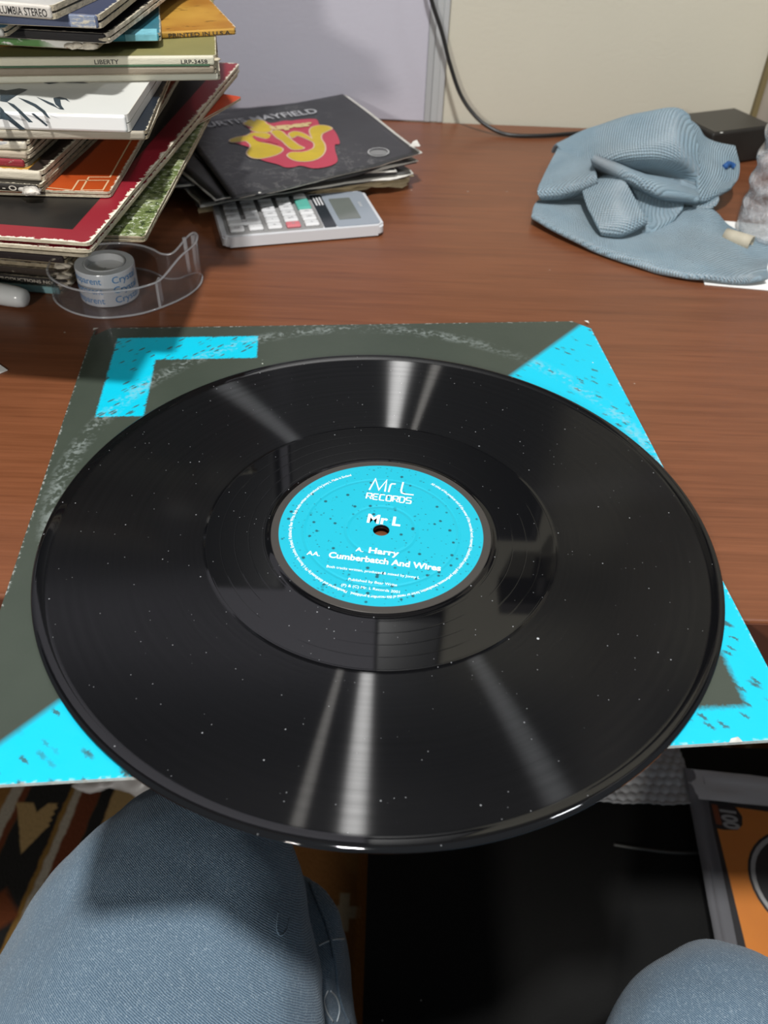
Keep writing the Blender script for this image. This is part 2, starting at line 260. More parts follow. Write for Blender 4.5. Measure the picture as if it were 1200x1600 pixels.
tag(box('wall_back', -2.2, 2.2, .608, .70, -H, .98, WALL, loc=(0, 0, 0)), 'pale cream wall behind the desk', kind='structure')
tag(box('wall_panel', -2.2, .0300, .603, .6075, .0005, .98, WALLV, loc=(0, 0, 0), bev=.001), 'lavender-white wall panel on the wall left of the grey trim', kind='structure')
tr = tag(box('trim_1', .0300, .0360, .6015, .6075, .0005, .98, TRIMM, loc=(0, 0, 0), bev=.0008), 'narrow grey upright trim strip between the two wall panels', kind='structure')
bm = bmesh.new(); add_box(bm, .0362, .0425, .6045, .6078, .0005, .98); add_box(bm, .0425, .0480, .6015, .6078, .0005, .98, .0008)
frombm('trim_groove', bm, plain('trim_light', (.39, .40, .40), .5), tr)
tr.children[0].location = (0, 0, 0)
tag(box('wall_right', .3585, .376, .40, .6075, .0005, .98, plain('side_panel_paint', (.52, .47, .41), .6, .3, 5, .03), loc=(0, 0, 0), bev=.0015), 'pale beige side panel standing at the right end of the wall', kind='structure')
tag(box('corner_shadow_strip', .3535, .3583, .601, .6075, .0005, .98, plain('olive_brown_corner_shadow', (.16, .125, .055), .6), loc=(0, 0, 0)), 'narrow olive-brown strip painted as the shadow gap in the wall corner by the side panel', kind='structure')  # brown strip stands in for the shadow gap in the corner
def rug_mat():
    g = G('kilim_rug'); x, y, z = g.sep(g.obj()); n = g.noise(g.obj(), 55, 3); wv = (n-.5)*.006; x = x+wv; xr = x-(y-.25)*.10
    weave = g.noise(g.comb(x*30.0, y*9.0, z), 22, 2)
    col = (.20, .088, .026)
    col = g.mix(g.noise(g.obj(), 9, 3).gt(.55, .12), col, (.29, .145, .042))
    dark = (.022, .021, .019); cream = (.42, .37, .29); tan = (.42, .28, .12); rust = (.15, .042, .018)
    def band(a, b, c, col): return g.mix(xr.gt(a, .003)*xr.lt(b, .003), col, c)
    col = band(-.60, -.505, rust, col); col = band(-.468, -.452, cream, col); col = band(-.452, -.444, rust, col); col = band(-.444, -.392, dark, col); col = band(-.392, -.386, (.25, .14, .035), col)
    col = band(-.386, -.375, cream, col); col = band(-.375, -.352, rust, col); col = band(-.352, -.335, dark, col); col = band(-.29, -.16, dark, col); col = band(-.335, -.29, tan, col)
    # tan arrows with a toothed right side, every 0.23 m along the dark band
    yy = ((y-.075)/.23).frac()*.23; tooth = ((y*120.0).frac()-.5).abs()*.008
    xa = xr+.418
    arrow = (yy-.11).gt(0.0, .003)*(yy).lt(.185, .003)*((xa.abs())*1.9+(.118-yy)).lt(0.0, .004)*(xa+tooth).lt(.020, .002); notch = ((xa+.004).abs()*1.4+(.172-yy)).lt(0.0, .003)
    col = g.mix(arrow*(1.0-notch), col, tan); rustd = (xa.abs()*1.0+(yy-.045).abs()).lt(.030, .01); col = g.mix(rustd*xr.gt(-.45, .003)*xr.lt(-.39, .003), col, (.16, .045, .016))
    # cream stepped crosses on the brown field
    cx = (x+.026).abs(); cy = (((y-.07)/.13).frac()-.5).abs()*.13
    cross = (cx.lt(.006, .002)*cy.lt(.022, .002)).max(cx.lt(.020, .002)*cy.lt(.007, .002)); col = g.mix(cross*x.gt(-.1, .002)*x.lt(.0, .002)*.9, col, (.36, .30, .20))
    col = g.mix(x.gt(-.012, .004)*x.lt(.10, .004)*.75, col, (.30, .115, .022))
    # black band with cream slashes at the far right
    rr = x.gt(.30, .004); band_r = rr*y.lt(.352, .004)*y.gt(.22, .004); col = g.mix(band_r, col, dark)
    sl = (x-.437-(.34-y)*.45); slash = rr*sl.gt(-.008, .002)*sl.lt(.010, .002)*y.lt(.352, .003)*y.gt(.28, .003); col = g.mix(slash, col, (.62, .58, .48))
    col = g.mix(rr*y.gt(.355, .003)*g.noise(g.obj(), 26, 2).gt(.56, .05), col, (.45, .35, .23))
    for xx in (.418, .447): col = g.mix(((x-xx)-(.36-y)*.35).abs().lt(.005, .002)*rr*y.gt(.335, .002)*y.lt(.40, .002), col, dark)
    col = g.mix((weave-.35)*.7, g.mix(.45, col, (0, 0, 0)), col)
    g.set('Base Color', col).set('Roughness', .95).set('Specular IOR Level', .1); g.bump(weave, .002, .7); return g.m
tag(box('floor', -2.6, 2.6, -2.6, .608, -H-.05, -H-.006, plain('floor_boards', (.14, .10, .07), .5), loc=(0, 0, 0)), 'dark floor under the rug', kind='structure')
rug = tag(box('rug', -1.1, 1.1, -.9, .56, -.0058, .0, rug_mat(), loc=(0, 0, -H)), 'patterned brown, black and cream kilim rug under the desk', 'rug')

# ------------------------------------------------------------------ cyan and dark sleeve, die-cut in the middle
CYAN = (.0, .50, .68)
def sleeve_mat():
    g = G('sleeve_print'); x, y, z = g.sep(g.obj()); s = .315
    n = g.noise(g.obj(), 900, 2); e = (n-.5)*.0022; x = x+e; y = y+e
    d = (x-y)*.7071                                        # below the diagonal is positive
    tri = (d+.0006).gt(0, .0035); inner = (x-.2988).lt(0, .003)*(y-.0155).gt(0, .003)*(x-y-.125).gt(0, .003)
    tri = tri*(1.0-inner)
    rect = lambda a, b, c, dd: x.gt(a, .0012)*x.lt(b, .0012)*y.gt(c, .0012)*y.lt(dd, .0012)
    br = rect(.0163, .1017, .2772, .3026).max(rect(.0163, .0420, .2200, .3026))
    u = (x+y)*.7071; v = (x-y)*.7071
    d1, r1, q1 = g.vor(g.comb(u*520.0, v*175.0, 3.0), 1); sp1 = d1.lt(.42, .25)*r1.gt(.90, .03)
    d2, r2, q2 = g.vor(g.comb(u*175.0, v*620.0, 9.0), 1); sp2 = d2.lt(.44, .22)*r2.gt(.80, .03)
    d3, r3, q3 = g.vor(g.comb(u*260.0, v*95.0, 5.0), 1); sp3 = d3.lt(.36, .2)*r3.gt(.70, .02)*(y-.07).lt(0, .03)
    dark = g.mix(g.noise(g.obj(), 12, 3), (.030, .041, .031), (.060, .072, .055))
    cm = tri*(1.0-sp1*.8)*(1.0-sp3*.9); cb = br*(1.0-sp2*.85)
    col = g.mix(cm.max(cb), dark, CYAN)
    r = ((x-.1605)*(x-.1605)+(y-.1575)*(y-.1575)).sqrt(); wn = g.noise(g.obj(), 60, 4, .7); wn2 = g.noise(g.obj(), 420, 2)
    wear = (r-.1525).abs().lt(.0035, .006)*(wn*.6+wn2*.55).gt(.60, .12)*((x+.03-y).lt(0, .1).max(tri)); col = g.mix(wear*.30, col, (.46, .52, .50))
    edge = x.min(s-x).min(y).min(s-y); col = g.mix(edge.lt(.0007, .0008)*wn2.gt(.56, .1)*.35, col, (.72, .74, .70))
    dd, ra, rb = g.vor(g.obj(), 190); col = g.mix(dd.lt(.09, .05)*ra.gt(.965, .01), col, (.6, .62, .55))
    g.set('Base Color', col).set('Roughness', .36+wn*.15).set('Specular IOR Level', .5); g.bump(wn, .0004, .5); return g.m
SLV = sleeve_mat(); CARD = plain('white_card_edge', (.62, .62, .57), .8, .2, 300, .25)
slv = thing('record_sleeve', 'large dark olive and cyan printed card sleeve lying under the black record', 'record sleeve', (-.1519, -.1371, .0003), 5.8)
def holed(z0, z1, s=.315, r=.05, n=96):
    V = []; F = []; ix = []
    for i in range(n):
        a = 2*math.pi*(i+.5)/n; c, t = math.cos(a), math.sin(a); k = s/2/max(abs(c), abs(t)); kk = k
        ox, oy = s/2+c*kk, s/2+t*kk
        if n % 8 == 0 and abs(abs(c)-abs(t)) < math.sin(math.pi/n)*1.1: ox, oy = s/2+math.copysign(s/2, c), s/2+math.copysign(s/2, t)
        ix_, iy = s/2+c*r, s/2+t*r
        V += [(ix_, iy, z0), (ox, oy, z0), (ox, oy, z1), (ix_, iy, z1)]
    for i in range(n):
        a, b = 4*i, 4*((i+1) % n)
        F += [(a, a+1, b+1, b), (a+1, a+2, b+2, b+1), (a+2, a+3, b+3, b+2), (a+3, a, b, b+3)]; ix += [1, 1, 0, 1]
    return V, F, ix
V, F, ix = holed(.0009, .0018); mesh('front_panel', V, F, [SLV, CARD], slv, idx=ix)
V, F, ix = holed(0, .0007); mesh('back_panel', V, F, [SLV, CARD], slv, idx=ix)
for q in ([(.3130, .3152), (.3155, .3152), (.3155, .3118), (.3140, .3135)], [(-.0002, .3125), (-.0002, .3152), (.003, .3152)], [(.2850, -.0003), (.2905, -.0003), (.2895, .0020), (.2865, .0014)]):
    tag(mesh('worn_corner', *polyfill(q, lambda a, b: (a, b, .0020)), CARD, slv), 'scuffed white spot')
bm = bmesh.new(); add_box(bm, .0002, .0012, .001, .314, .0006, .0010); frombm('spine', bm, SLV, slv)

# ------------------------------------------------------------------ the black record
ROT = 0.0
def vinyl_mat():
    g = G('black_vinyl'); x, y, z = g.sep(g.obj()); r = (x*x+y*y).sqrt(); nt = g.nt
    prof = g.noise(g.comb(r*1.0, 0.0, 0.0), 420, 3, .6); fine = g.noise(g.comb(r*1.0, .3, 0.0), 2600, 2, .6)
    groove = r.gt(.0800, .0012)*r.lt(.1455, .0016)
    d, ra, rb = g.vor(g.comb(x, y, 0.0), 210); dust = d.lt(.055, .05)*ra.gt(.80, .02)
    d2, r2, q2 = g.vor(g.comb(x, y, 2.0), 70); dust2 = d2.lt(.035, .02)*r2.gt(.85, .02)
    smear = g.noise(g.comb(x, y, 1.0), 26, 4, .6)
    d3, r3, q3 = g.vor(g.comb(x, y, 4.0), 520); dust3 = d3.lt(.10, .08)*r3.gt(.93, .01)
    col = g.mix((dust*.5).max(dust2*.75).max(dust3*.35), (.0035, .0036, .0042), (.62, .64, .66))
    tg = nt.nodes.new('ShaderNodeTangent'); tg.direction_type = 'RADIAL'; tg.axis = 'Z'
    lead = ((r-.0505)/.0062).frac(); spir = (lead-.5).abs().lt(.030, .03)*r.lt(.0795, .001)*r.gt(.051, .0005)
    nrm = g.bump((fine*.25+prof*.5)*groove-spir*.5*smear, .00005, .5)
    g.set('Base Color', col).set('Roughness', .9).set('Specular IOR Level', 0.0)
    sh = nt.nodes.new('ShaderNodeBsdfAnisotropic'); an = nt.nodes.new('ShaderNodeBsdfAnisotropic'); fr = schlick(g, .055)
    rs = groove*(.075+prof*.05+smear*.04)+.035; nt.links.new(rs.v, sh.inputs['Roughness']); nt.links.new(nrm, sh.inputs['Normal'])
    an.inputs['Roughness'].default_value = .30; an.inputs['Anisotropy'].default_value = .90; an.inputs['Rotation'].default_value = ROT; nt.links.new(tg.outputs[0], an.inputs['Tangent'])
    m1 = nt.nodes.new('ShaderNodeMixShader'); fa = groove*(.30+prof*.45); nt.links.new(fa.v, m1.inputs[0]); nt.links.new(sh.outputs[0], m1.inputs[1]); nt.links.new(an.outputs[0], m1.inputs[2])
    m2 = nt.nodes.new('ShaderNodeMixShader'); nt.links.new(fr.v, m2.inputs[0]); nt.links.new(g.p.outputs[0], m2.inputs[1]); nt.links.new(m1.outputs[0], m2.inputs[2]); nt.links.new(m2.outputs[0], g.out.inputs[0]); return g.m
VIN = vinyl_mat()
rec = thing('vinyl_record', 'large black twelve-inch vinyl record with cyan label lying on the sleeve', 'record', (-.0012, -.0012, .0021), -7); rec.scale = (1.026, 1.026, 1.0)
prof = [(.0036, .0005), (.0036, .0024), (.0042, .0026), (.0500, .0026), (.0512, .00235), (.0525, .0021), (.0527, .0021), (.0788, .0021), (.0790, .0021), (.0803, .0019), (.0805, .0019), (.1450, .0019), (.1452, .0019), (.1465, .0021), (.1490, .0026), (.1502, .0026), (.1512, .0021), (.1515, .0015), (.1510, .0008), (.1500, .0003), (.1465, .0004), (.0803, .0004), (.0512, .0001), (.0042, .0001)]
V, F = lathe(prof, 192, True); mesh('disc', V, F, VIN, rec, smooth=True, fix=True)
def label_mat():
    g = G('cyan_label_print'); x, y, z = g.sep(g.obj()); r = (x*x+y*y).sqrt()
    n = g.noise(g.obj(), 500, 3)
    d1, r1, q1 = g.vor(g.comb(x*420.0, y*420.0, 3.0), 1); s1 = d1.lt(.33, .2)*r1.gt(.90, .02)
    d2, r2, q2 = g.vor(g.comb(x*900.0, y*1500.0, 7.0), 1); s2 = d2.lt(.36, .25)*r2.gt(.955, .02)
    d3, r3, q3 = g.vor(g.comb(x*210.0, y*210.0, 5.0), 1); s3 = d3.lt(.17, .07)*r3.gt(.90, .02)
    sp = s1.max(s2).max(s3)*r.lt(.0455, .001)
    c = g.mix(sp*.85, (.011, .415, .545), (.012, .035, .045)); c = g.mix(r.gt(.0464, .0003), c, (.050, .045, .040))
    g.set('Base Color', c).set('Roughness', .42).set('Specular IOR Level', .4)
    ring = (r-.0158).abs().lt(.0007, .0012)*-1.0-(r-.0352).abs().lt(.0005, .0012); g.bump(ring+n*.12, .0004, .7); return g.m
V, F = lathe([(.0037, .0026), (.0039, .0029), (.0498, .0029), (.0500, .0026)], 128); lab = mesh('label', V, F, label_mat(), rec, smooth=False, fix=True)
WHT = plain('white_print', (.80, .84, .86), .5); ZL = .00298
def lt(s, size, x, y, bold=0.0, xs=1.0, fit=None, name='lettering', **k):
    V, F = text2d(s, 1.0, bold, 1.0, **k); x0 = min(v[0] for v in V); x1 = max(v[0] for v in V); sx = (fit/(x1-x0)) if fit else size*xs; cx = (x0+x1)/2
    return mesh(name, [((a-cx)*sx+x, b*size+y, ZL) for a, b in V], F, WHT, lab)
mm = .001
lt('Mr L', 8.2*mm, .4*mm, 3.9*mm, .035, fit=15.5*mm)
lt('A.', 3.6*mm, -7.6*mm, -15.6*mm, .02, fit=3.6*mm); lt('Harry', 4.9*mm, 3.2*mm, -15.6*mm, .032, fit=13.5*mm)
lt('AA.', 3.6*mm, -27.2*mm, -21.4*mm, .02, fit=6*mm); lt('Cumberbatch And Wires', 4.9*mm, 4.3*mm, -21.4*mm, .032, fit=49.5*mm)
lt('Both tracks written, produced & mixed by Jonny L', 2.1*mm, .2*mm, -27.6*mm, .012, fit=40.5*mm)
lt('Published by Bear Write', 2.1*mm, 1*mm, -33.6*mm, .012, fit=21*mm); lt('(P) & (C) Mr. L Records 2001', 2.1*mm, .6*mm, -37.4*mm, .012, fit=25*mm)
def strokes(polys, wd, sx, sy, ox, oy):
    return join([(lambda vf: ([(x, y, ZL) for x, y in vf[0]], vf[1]))(ribbon([(ox+a*sx, oy+b*sy) for a, b in p], wd)) for p in polys])
LOGO = [[(0, 0), (.14, 1), (.36, .10), (.58, 1), (.60, 0)], [(.74, 0), (.76, .62), (.80, .74), (.95, .76)], [(1.22, 1), (1.20, .25), (1.24, .06), (1.36, 0), (1.70, 0)]]
V, F = strokes(LOGO, .85*mm, 12.6*mm, 8.6*mm, -9.6*mm, 26.6*mm); mesh('logo_lettering', V, F, WHT, lab)
SQ = {'R': [[(0, 0), (0, 1), (.8, 1), (.9, .9), (.9, .55), (.8, .45), (.1, .45)], [(.5, .45), (.92, 0)]], 'E': [[(.9, 1), (.1, 1), (0, .9), (0, .1), (.1, 0), (.9, 0)], [(0, .5), (.8, .5)]], 'C': [[(.9, 1), (.1, 1), (0, .9), (0, .1), (.1, 0), (.9, 0)]],
      'O': [[(.1, 1), (.8, 1), (.9, .9), (.9, .1), (.8, 0), (.1, 0), (0, .1), (0, .9), (.1, 1)]], 'D': [[(0, 0), (0, 1), (.7, 1), (.9, .8), (.9, .2), (.7, 0), (0, 0)]], 'S': [[(.9, 1), (.1, 1), (0, .9), (0, .6), (.1, .5), (.8, .5), (.9, .4), (.9, .1), (.8, 0), (0, 0)]]}
parts = [strokes(SQ[c], .72*mm, 2.55*mm, 4.0*mm, -10.1*mm+i*3.15*mm, 20.2*mm) for i, c in enumerate('RECORDS')]
V, F = join(parts); mesh('logo_lettering', V, F, WHT, lab)
LEGAL = 'All rights of the producer and of the owner of the recorded work reserved. Unauthorised copying, public performance, broadcasting, hiring or rental of this recording is prohibited.   Manufactured and distributed by Mr L Records, London, England. Published by Bear Write. Both tracks written and produced by Jonny L. Made in England'
V, F = text2d(LEGAL, 1.0, .02, 1.0, 'LEFT'); L = max(v[0] for v in V)
def arc(x, y):
    a = math.radians(62)-x/L*math.radians(303); r = .0406+y*.0021; return (r*math.cos(a), r*math.sin(a), ZL)
mesh('rim_lettering', [arc(x, y) for x, y in V], F, WHT, lab)

# ------------------------------------------------------------------ the leaning stack of LP sleeves
h = .1555
WORN = (.62, .56, .43)
def cover_mat(name, col, wear=.5, fn=None, rough=.38, wearcol=WORN, mott=.25):
    g = G(name); x, y, z = g.sep(g.obj()); n = g.noise(g.obj(), 30, 4, .65); n2 = g.noise(g.obj(), 260, 3, .7)
    c = g.mix((n-.3).clamp()*1.6, tuple(v*(1-mott) for v in col), tuple(min(1, v*(1+mott)) for v in col))
    if fn: c = fn(g, x, y, c, n, n2)
    ed = (h-x.abs()).min(h-y.abs()); c = g.mix((ed+(n2-.5)*.004*wear*2.0).lt(.0010*wear, .0009), c, wearcol)
    g.set('Base Color', c).set('Roughness', rough+n*.1).set('Specular IOR Level', .45); g.bump(n, .0003, .4); return g.m
def spine_mat(name, col, wear=.4, wearcol=WORN):
    g = G(name); x, y, z = g.sep(g.obj()); n = g.noise(g.comb(x, y*3.0, z*3.0), 120, 4, .75); n2 = g.noise(g.obj(), 25, 3)
    c = g.mix((n*.6+n2*.5).gt(.80-.42*wear, .06), col, wearcol); c = g.mix((n2-.4).clamp()*1.2, c, tuple(v*.55 for v in col))
    g.set('Base Color', c).set('Roughness', .6).set('Specular IOR Level', .3); g.bump(n, .0006, .6); return g.m
BOARD = plain('card_board_edge', (.33, .27, .18), .85, .2, 220, .35, .0004, 500)
BOARDP = plain('pale_board_edge', (.47, .41, .30), .85, .2, 220, .2, .0004, 500)
INNER = plain('dark_inner_gap', (.012, .012, .012), .6)
FRAY = plain('frayed_card', (.60, .54, .44), .9, .2, 160, .4, .001, 300)
def slab(bm, z0, z1, hh=h, rnd=.003, jit=.0004, n=10):
    pts = []
    for i in range(4):
        cx, cy = ((1, -1), (1, 1), (-1, 1), (-1, -1))[i]; px, py = cx*(hh-rnd), cy*(hh-rnd); a0 = (-90, 0, 90, 180)[i]
        for k in range(4): a = math.radians(a0+30*k); pts.append((px+rnd*math.cos(a), py+rnd*math.sin(a)))
        nx, ny = ((1, 1), (-1, 1), (-1, -1), (1, -1))[i]
        q = (cx if cx == nx else 0, cy if cy == ny else 0)
        for k in range(1, n):
            t = -1+2*k/n
            p = (q[0]*hh, (ny-cy)/2*t*(hh-rnd)) if q[0] else ((nx-cx)/2*t*(hh-rnd), q[1]*hh)
            pts.append((p[0]+random.uniform(-jit, jit), p[1]+random.uniform(-jit, jit)))
    prism(bm, pts, z0, z1)
def fray(parent, x, y, z, s, m=FRAY, sx=1.5, sz=.36):
    s *= .8
    bm = bmesh.new()
    for k in range(5):
        t = bmesh.new(); bmesh.ops.create_icosphere(t, subdivisions=2, radius=s)
        o = Vector((random.uniform(-1, .4)*s*1.1, random.uniform(-.6, .6)*s, random.uniform(-.4, .4)*s*sz))
        for v in t.verts:
            d = 1+.55*mnoise.noise(v.co*(1.4/s)+Vector((k*3.1, x*70, z*90))); v.co = Vector((v.co.x*d*sx*.7, v.co.y*d*.8, v.co.z*d*sz))+o
        me = D.meshes.new('t'); t.to_mesh(me); t.free(); bm.from_mesh(me); D.meshes.remove(me)
    o = frombm('frayed_corner', bm, m, parent, smooth=True); o.location = (x, y, z); return o
def lp(name_key, corner, ang, ztop, thick, label, top, spine=None, side=None, spine_side='front', under=None, hh=h, group='LP records in the leaning stack', cat='record', nm='lp_record', gap=None):
    a = math.radians(ang); cx = corner[0]-(math.cos(a)*hh+math.sin(a)*hh); cy = corner[1]-(math.sin(a)*hh-math.cos(a)*hh)
    r = thing(nm, label, cat, (cx, cy, ztop-thick), ang, group); bt = thick*(gap or .41); side = side or BOARD
    for nme, z0, z1, mt in (('front_cover', thick-bt, thick, top), ('back_cover', 0, bt, under or top)):
        bm = bmesh.new(); slab(bm, z0, z1, hh)
        o = frombm(nme, bm, [mt, side], r)
        for p in o.data.polygons: p.material_index = 0 if abs(p.normal.z) > .5 else 1
    V, F = lathe([(.004, bt*1.15), (hh*.962, bt*1.15), (hh*.962, thick-bt*1.15), (.004, thick-bt*1.15)], 48, True); mesh('disc', V, F, INNER, r, fix=True)
    if spine:
        bm = bmesh.new(); e = .0009
        if spine_side == 'front': add_box(bm, -hh+.001, hh-.0012, -hh-e, -hh+.0016, .0001, thick+.00005, min(.0012, thick*.3), 3)
        else: add_box(bm, -hh-e, -hh+.0016, -hh+.001, hh-.001, .0001, thick+.00005, min(.0012, thick*.3), 3)
        frombm('spine', bm, spine, r)
    return r
def spine_text(r, s, xr, z, size, m, bold=0.0, xs=1.0, fit=None, hh=h):
    V, F = text2d(s, 1.0, bold, 1.0, 'RIGHT'); x1 = max(v[0] for v in V); x0 = min(v[0] for v in V); sx = fit/(x1-x0) if fit else size*xs
    return mesh('spine_lettering', [((x-x1)*sx+hh-xr, -hh-.00105, z+y*size) for x, y in V], F, m, r)
INK_ = plain('black_print', (.025, .024, .022), .6); PALEINK = plain('pale_print', (.55, .50, .42), .6)
P = {n: (c, a, z) for n, c, a, z in LPS}
def mk(key, thick, label, top, **k): c, a, z = P[key]; return lp(key, c, a, z, thick, label, top, **k)

# the four at the bottom, then the ones hidden in the shade below the red-bordered sleeve
mk('teal', .0049, 'bottom sleeve of the leaning stack, with a pale teal spine on the desk', cover_mat('teal_dark_cover', (.05, .10, .11)), spine=spine_mat('teal_spine', (.20, .36, .38), .12))
t = mk('prod', .0048, 'black-spined record with small pale capitals, second from the bottom', cover_mat('black_cover_a', (.02, .018, .016)), spine=spine_mat('black_spine_a', (.022, .018, .016), .15))
spine_text(t, 'A PRODUCTIONS NO', .0115, .0013, .0030, PALEINK, .01, fit=.042); fray(t, h-.001, -h, .0024, .0042)
t = mk('brown', .0048, 'worn dark brown record above the black spine with capitals', cover_mat('brown_cover', (.05, .032, .022)), spine=spine_mat('brown_spine', (.045, .032, .024), .35)); fray(t, h-.002, -h-.001, .0024, .0050)
t = mk('darkcream', .0058, 'dark record with a reddish cover and cream open edges, fourth from the bottom', cover_mat('darkred_cover', (.06, .018, .010), .8), side=BOARD); fray(t, h-.001, -h, .003, .0048)
z = .0212; fills = [(.03, .02, .02), (.10, .07, .04), (.02, .03, .05), (.12, .11, .08), (.05, .02, .02), (.03, .04, .03), (.09, .03, .02), (.02, .02, .02), (.13, .10, .06), (.03, .05, .07), (.05, .05, .04), (.07, .02, .03)]
for i, c in enumerate(fills):
    th = .0052
    lp('f', (-.2105+.004*math.sin(i*2.1), .2235+.006*math.sin(i*1.7)), -6+2.0*math.sin(i*1.3), z+th, th, 'dark record in the shaded middle of the stack, under the red-bordered sleeve', cover_mat('shaded_cover', c), spine=spine_mat('shaded_spine', c, .3)); z += th+.0001
def grass(g, x, y, c, n, n2):
    c = g.mix(n.gt(.52, .1), (.13, .17, .055), (.30, .34, .17)); c = g.mix(g.noise(g.comb(x, y, .2), 260, 4, .7).gt(.56, .06), c, (.52, .56, .42)); return g.mix(g.noise(g.comb(x, y, .7), 190, 4, .7).gt(.57, .05), c, (.025, .04, .012))
mk('green', .0030, 'grass-green record poking out at the right under the red-bordered sleeve', cover_mat('grass_photo_cover', (.2, .25, .1), .4, grass), side=BOARD)
lp('o7', (-.1695, .352-.178+.008), -20, .0905, .0018, 'orange-red cream-edged single, its corner poking out behind the red-bordered sleeve', cover_mat('orange_red_single', (.55, .065, .02), 1.0, wearcol=(.70, .64, .52)), side=BOARDP, hh=.089)
mk('tan5', .0035, 'cream-edged record directly under the red-bordered sleeve', cover_mat('tan_cover', (.35, .27, .17)), side=BOARDP, under=cover_mat('tan_under', (.40, .33, .22)))
def red_border(g, x, y, c, n, n2):
    b = (h-x.abs()).min(h-y.abs()); c = g.mix(b.lt(.0132, .0006), c, (.235, .012, .022)); d, a, q = g.vor(g.comb(x, y, .1), 120); c = g.mix(d.lt(.04, .03)*a.gt(.9, .02), c, (.4, .36, .3))
    return g.mix((n-.5).clamp()*1.2*b.gt(.02, .02), c, (.030, .024, .017))
t = mk('maroon', .0050, 'black sleeve with a dark red border and chipped white edges, overhanging the tape dispenser', cover_mat('red_border_cover', (.010, .009, .008), 1.1, red_border, .34, (.78, .72, .58)), side=BOARDP, gap=.33)
def orangef(g, x, y, c, n, n2): return g.mix(g.noise(g.comb(x, y, .3), 7, 2).gt(.5, .25), c, (.40, .060, .008))
t = mk('orange', .0030, 'burnt orange sleeve with thin cream line frame, on the red-bordered sleeve', cover_mat('orange_cover', (.29, .036, .008), .5, orangef), side=BOARDP)
def onlp(t, x, y, z):
    a = t.rotation_euler.z; dx, dy = x-t.location.x, y-t.location.y; return (dx*math.cos(a)+dy*math.sin(a), -dx*math.sin(a)+dy*math.cos(a), z)
V, F = ribbon(ORANGE_ART, .0009); mesh('printed_line', [onlp(t, x, y, .00312) for x, y in V], F, plain('cream_print', (.55, .36, .20), .5), t)
V, F = ribbon([(.1, -h+.0085), (-h+.01, -h+.0085), (-h+.01, h-.01), (h-.02, h-.01)], .0009); mesh('printed_line', [(x, y, .00312) for x, y in V], F, D.materials['cream_print'], t)
t = mk('black8', .0038, 'black-spined record with a torn white corner, on the orange sleeve', cover_mat('black_cover_b', (.02, .016, .012), .8), spine=spine_mat('black_spine_b', (.02, .016, .013), .25)); fray(t, h-.004, -h-.0015, .0016, .0048, plain('torn_paper', (.52, .48, .42), .9, .2, 130, .7, .001, 300), 1.6, .42)
spine_text(t, 'I N - O', .012, .0008, .0034, PALEINK, .02, fit=.016)
def yel_patch(g, x, y, c, n, n2): return g.mix((x-h+.030).gt(0, .002)*(x-h+.008).lt(0, .001)*(y+h-.018).lt(0, .002), c, (.46, .24, .04))
mk('cream9', .0048, 'cream-edged dark record with a yellow patch near its corner', cover_mat('dark_yellow_patch_cover', (.030, .020, .016), .9, yel_patch), side=BOARDP, spine=spine_mat('cream_spine', (.60, .54, .42), .1))
mk('red10', .0038, 'record with a raspberry red spine near the left of the stack', cover_mat('taupe_cover', (.25, .21, .15), .8), spine=spine_mat('raspberry_spine', (.24, .022, .030), .25))
mk('tan11', .0034, 'tan-edged record between the red spine and the black cover', cover_mat('tan_cover_b', (.27, .23, .16), .8), side=BOARDP, spine=spine_mat('tan_spine', (.42, .35, .26), .2))
def brownband(g, x, y, c, n, n2): return g.mix((x-h+.013).lt(0, .001)*(x-h+.025).gt(0, .001), c, (.10, .028, .010))
mk('dark12', .0038, 'black and brown record with a whitish worn spine, below the grey-edged one', cover_mat('black_brown_cover', (.013, .009, .007), .7, brownband), spine=spine_mat('whitish_spine', (.30, .30, .31), .6), side=BOARDP)
mk('navy13', .0042, 'dark navy record with a grey-beige edge, under the white sleeve', cover_mat('navy_cover', (.010, .016, .026), .4), spine=spine_mat('greybeige_spine', (.36, .32, .25), .1), side=BOARD)
t = mk('white14', .0082, 'thick glossy white sleeve with a dark ink drawing of hair', cover_mat('white_gloss_cover', (.63, .63, .59), .15, None, .25, mott=.02), spine=plain('white_spine', (.80, .80, .77), .3), side=plain('white_side', (.62, .60, .55), .4), gap=.47)
inkm = plain('blue_black_ink', (.035, .052, .066), .4, .4, 500, .5)
V, F = join([polyfill(s, lambda x, y: onlp(t, x, y, .00834)) for s in INK]); mesh('ink_drawing', V, F, inkm, t)
V, F = join([polyfill(s, lambda x, y: (x, 0, y)) for s in ([(-.0655+.0, .0), (-.062, .0081), (-.0585, .0081), (-.0555, .004), (-.0535, .0004), (-.0565, .0004)], [(-.050, .0081), (-.0465, .0081), (-.0385, .0003), (-.0415, .0003)], [(-.034, .0081), (-.0325, .0081), (-.0270, .0028), (-.0278, .0022)])])
mesh('ink_drawing', [(x+h-.013, -h-.00105, z) for x, y_, z in V], F, inkm, t)
mk('cream15', .0039, 'cream-spined record lowest of the three straight ones under the olive cover', cover_mat('cream_cover', (.5, .47, .38)), spine=spine_mat('pale_cream_spine', (.60, .585, .48), .05), side=BOARDP)
t = mk('tan16', .0038, 'brownish-spined record in the middle of the three straight ones', cover_mat('greytan_cover', (.3, .27, .2)), spine=spine_mat('greytan_spine', (.27, .225, .165), .1), side=BOARDP)
def olive(g, x, y, c, n, n2): return g.mix((y+h-.0012).lt(0, .0006), c, (.55, .53, .42))
t = mk('liberty', .0048, 'olive green sleeve with black capitals and numbers on its cream spine', cover_mat('olive_cover', (.235, .215, .082), .25, olive, mott=.12), spine=spine_mat('cream_lettered_spine', (.60, .565, .44), .03), side=BOARDP)
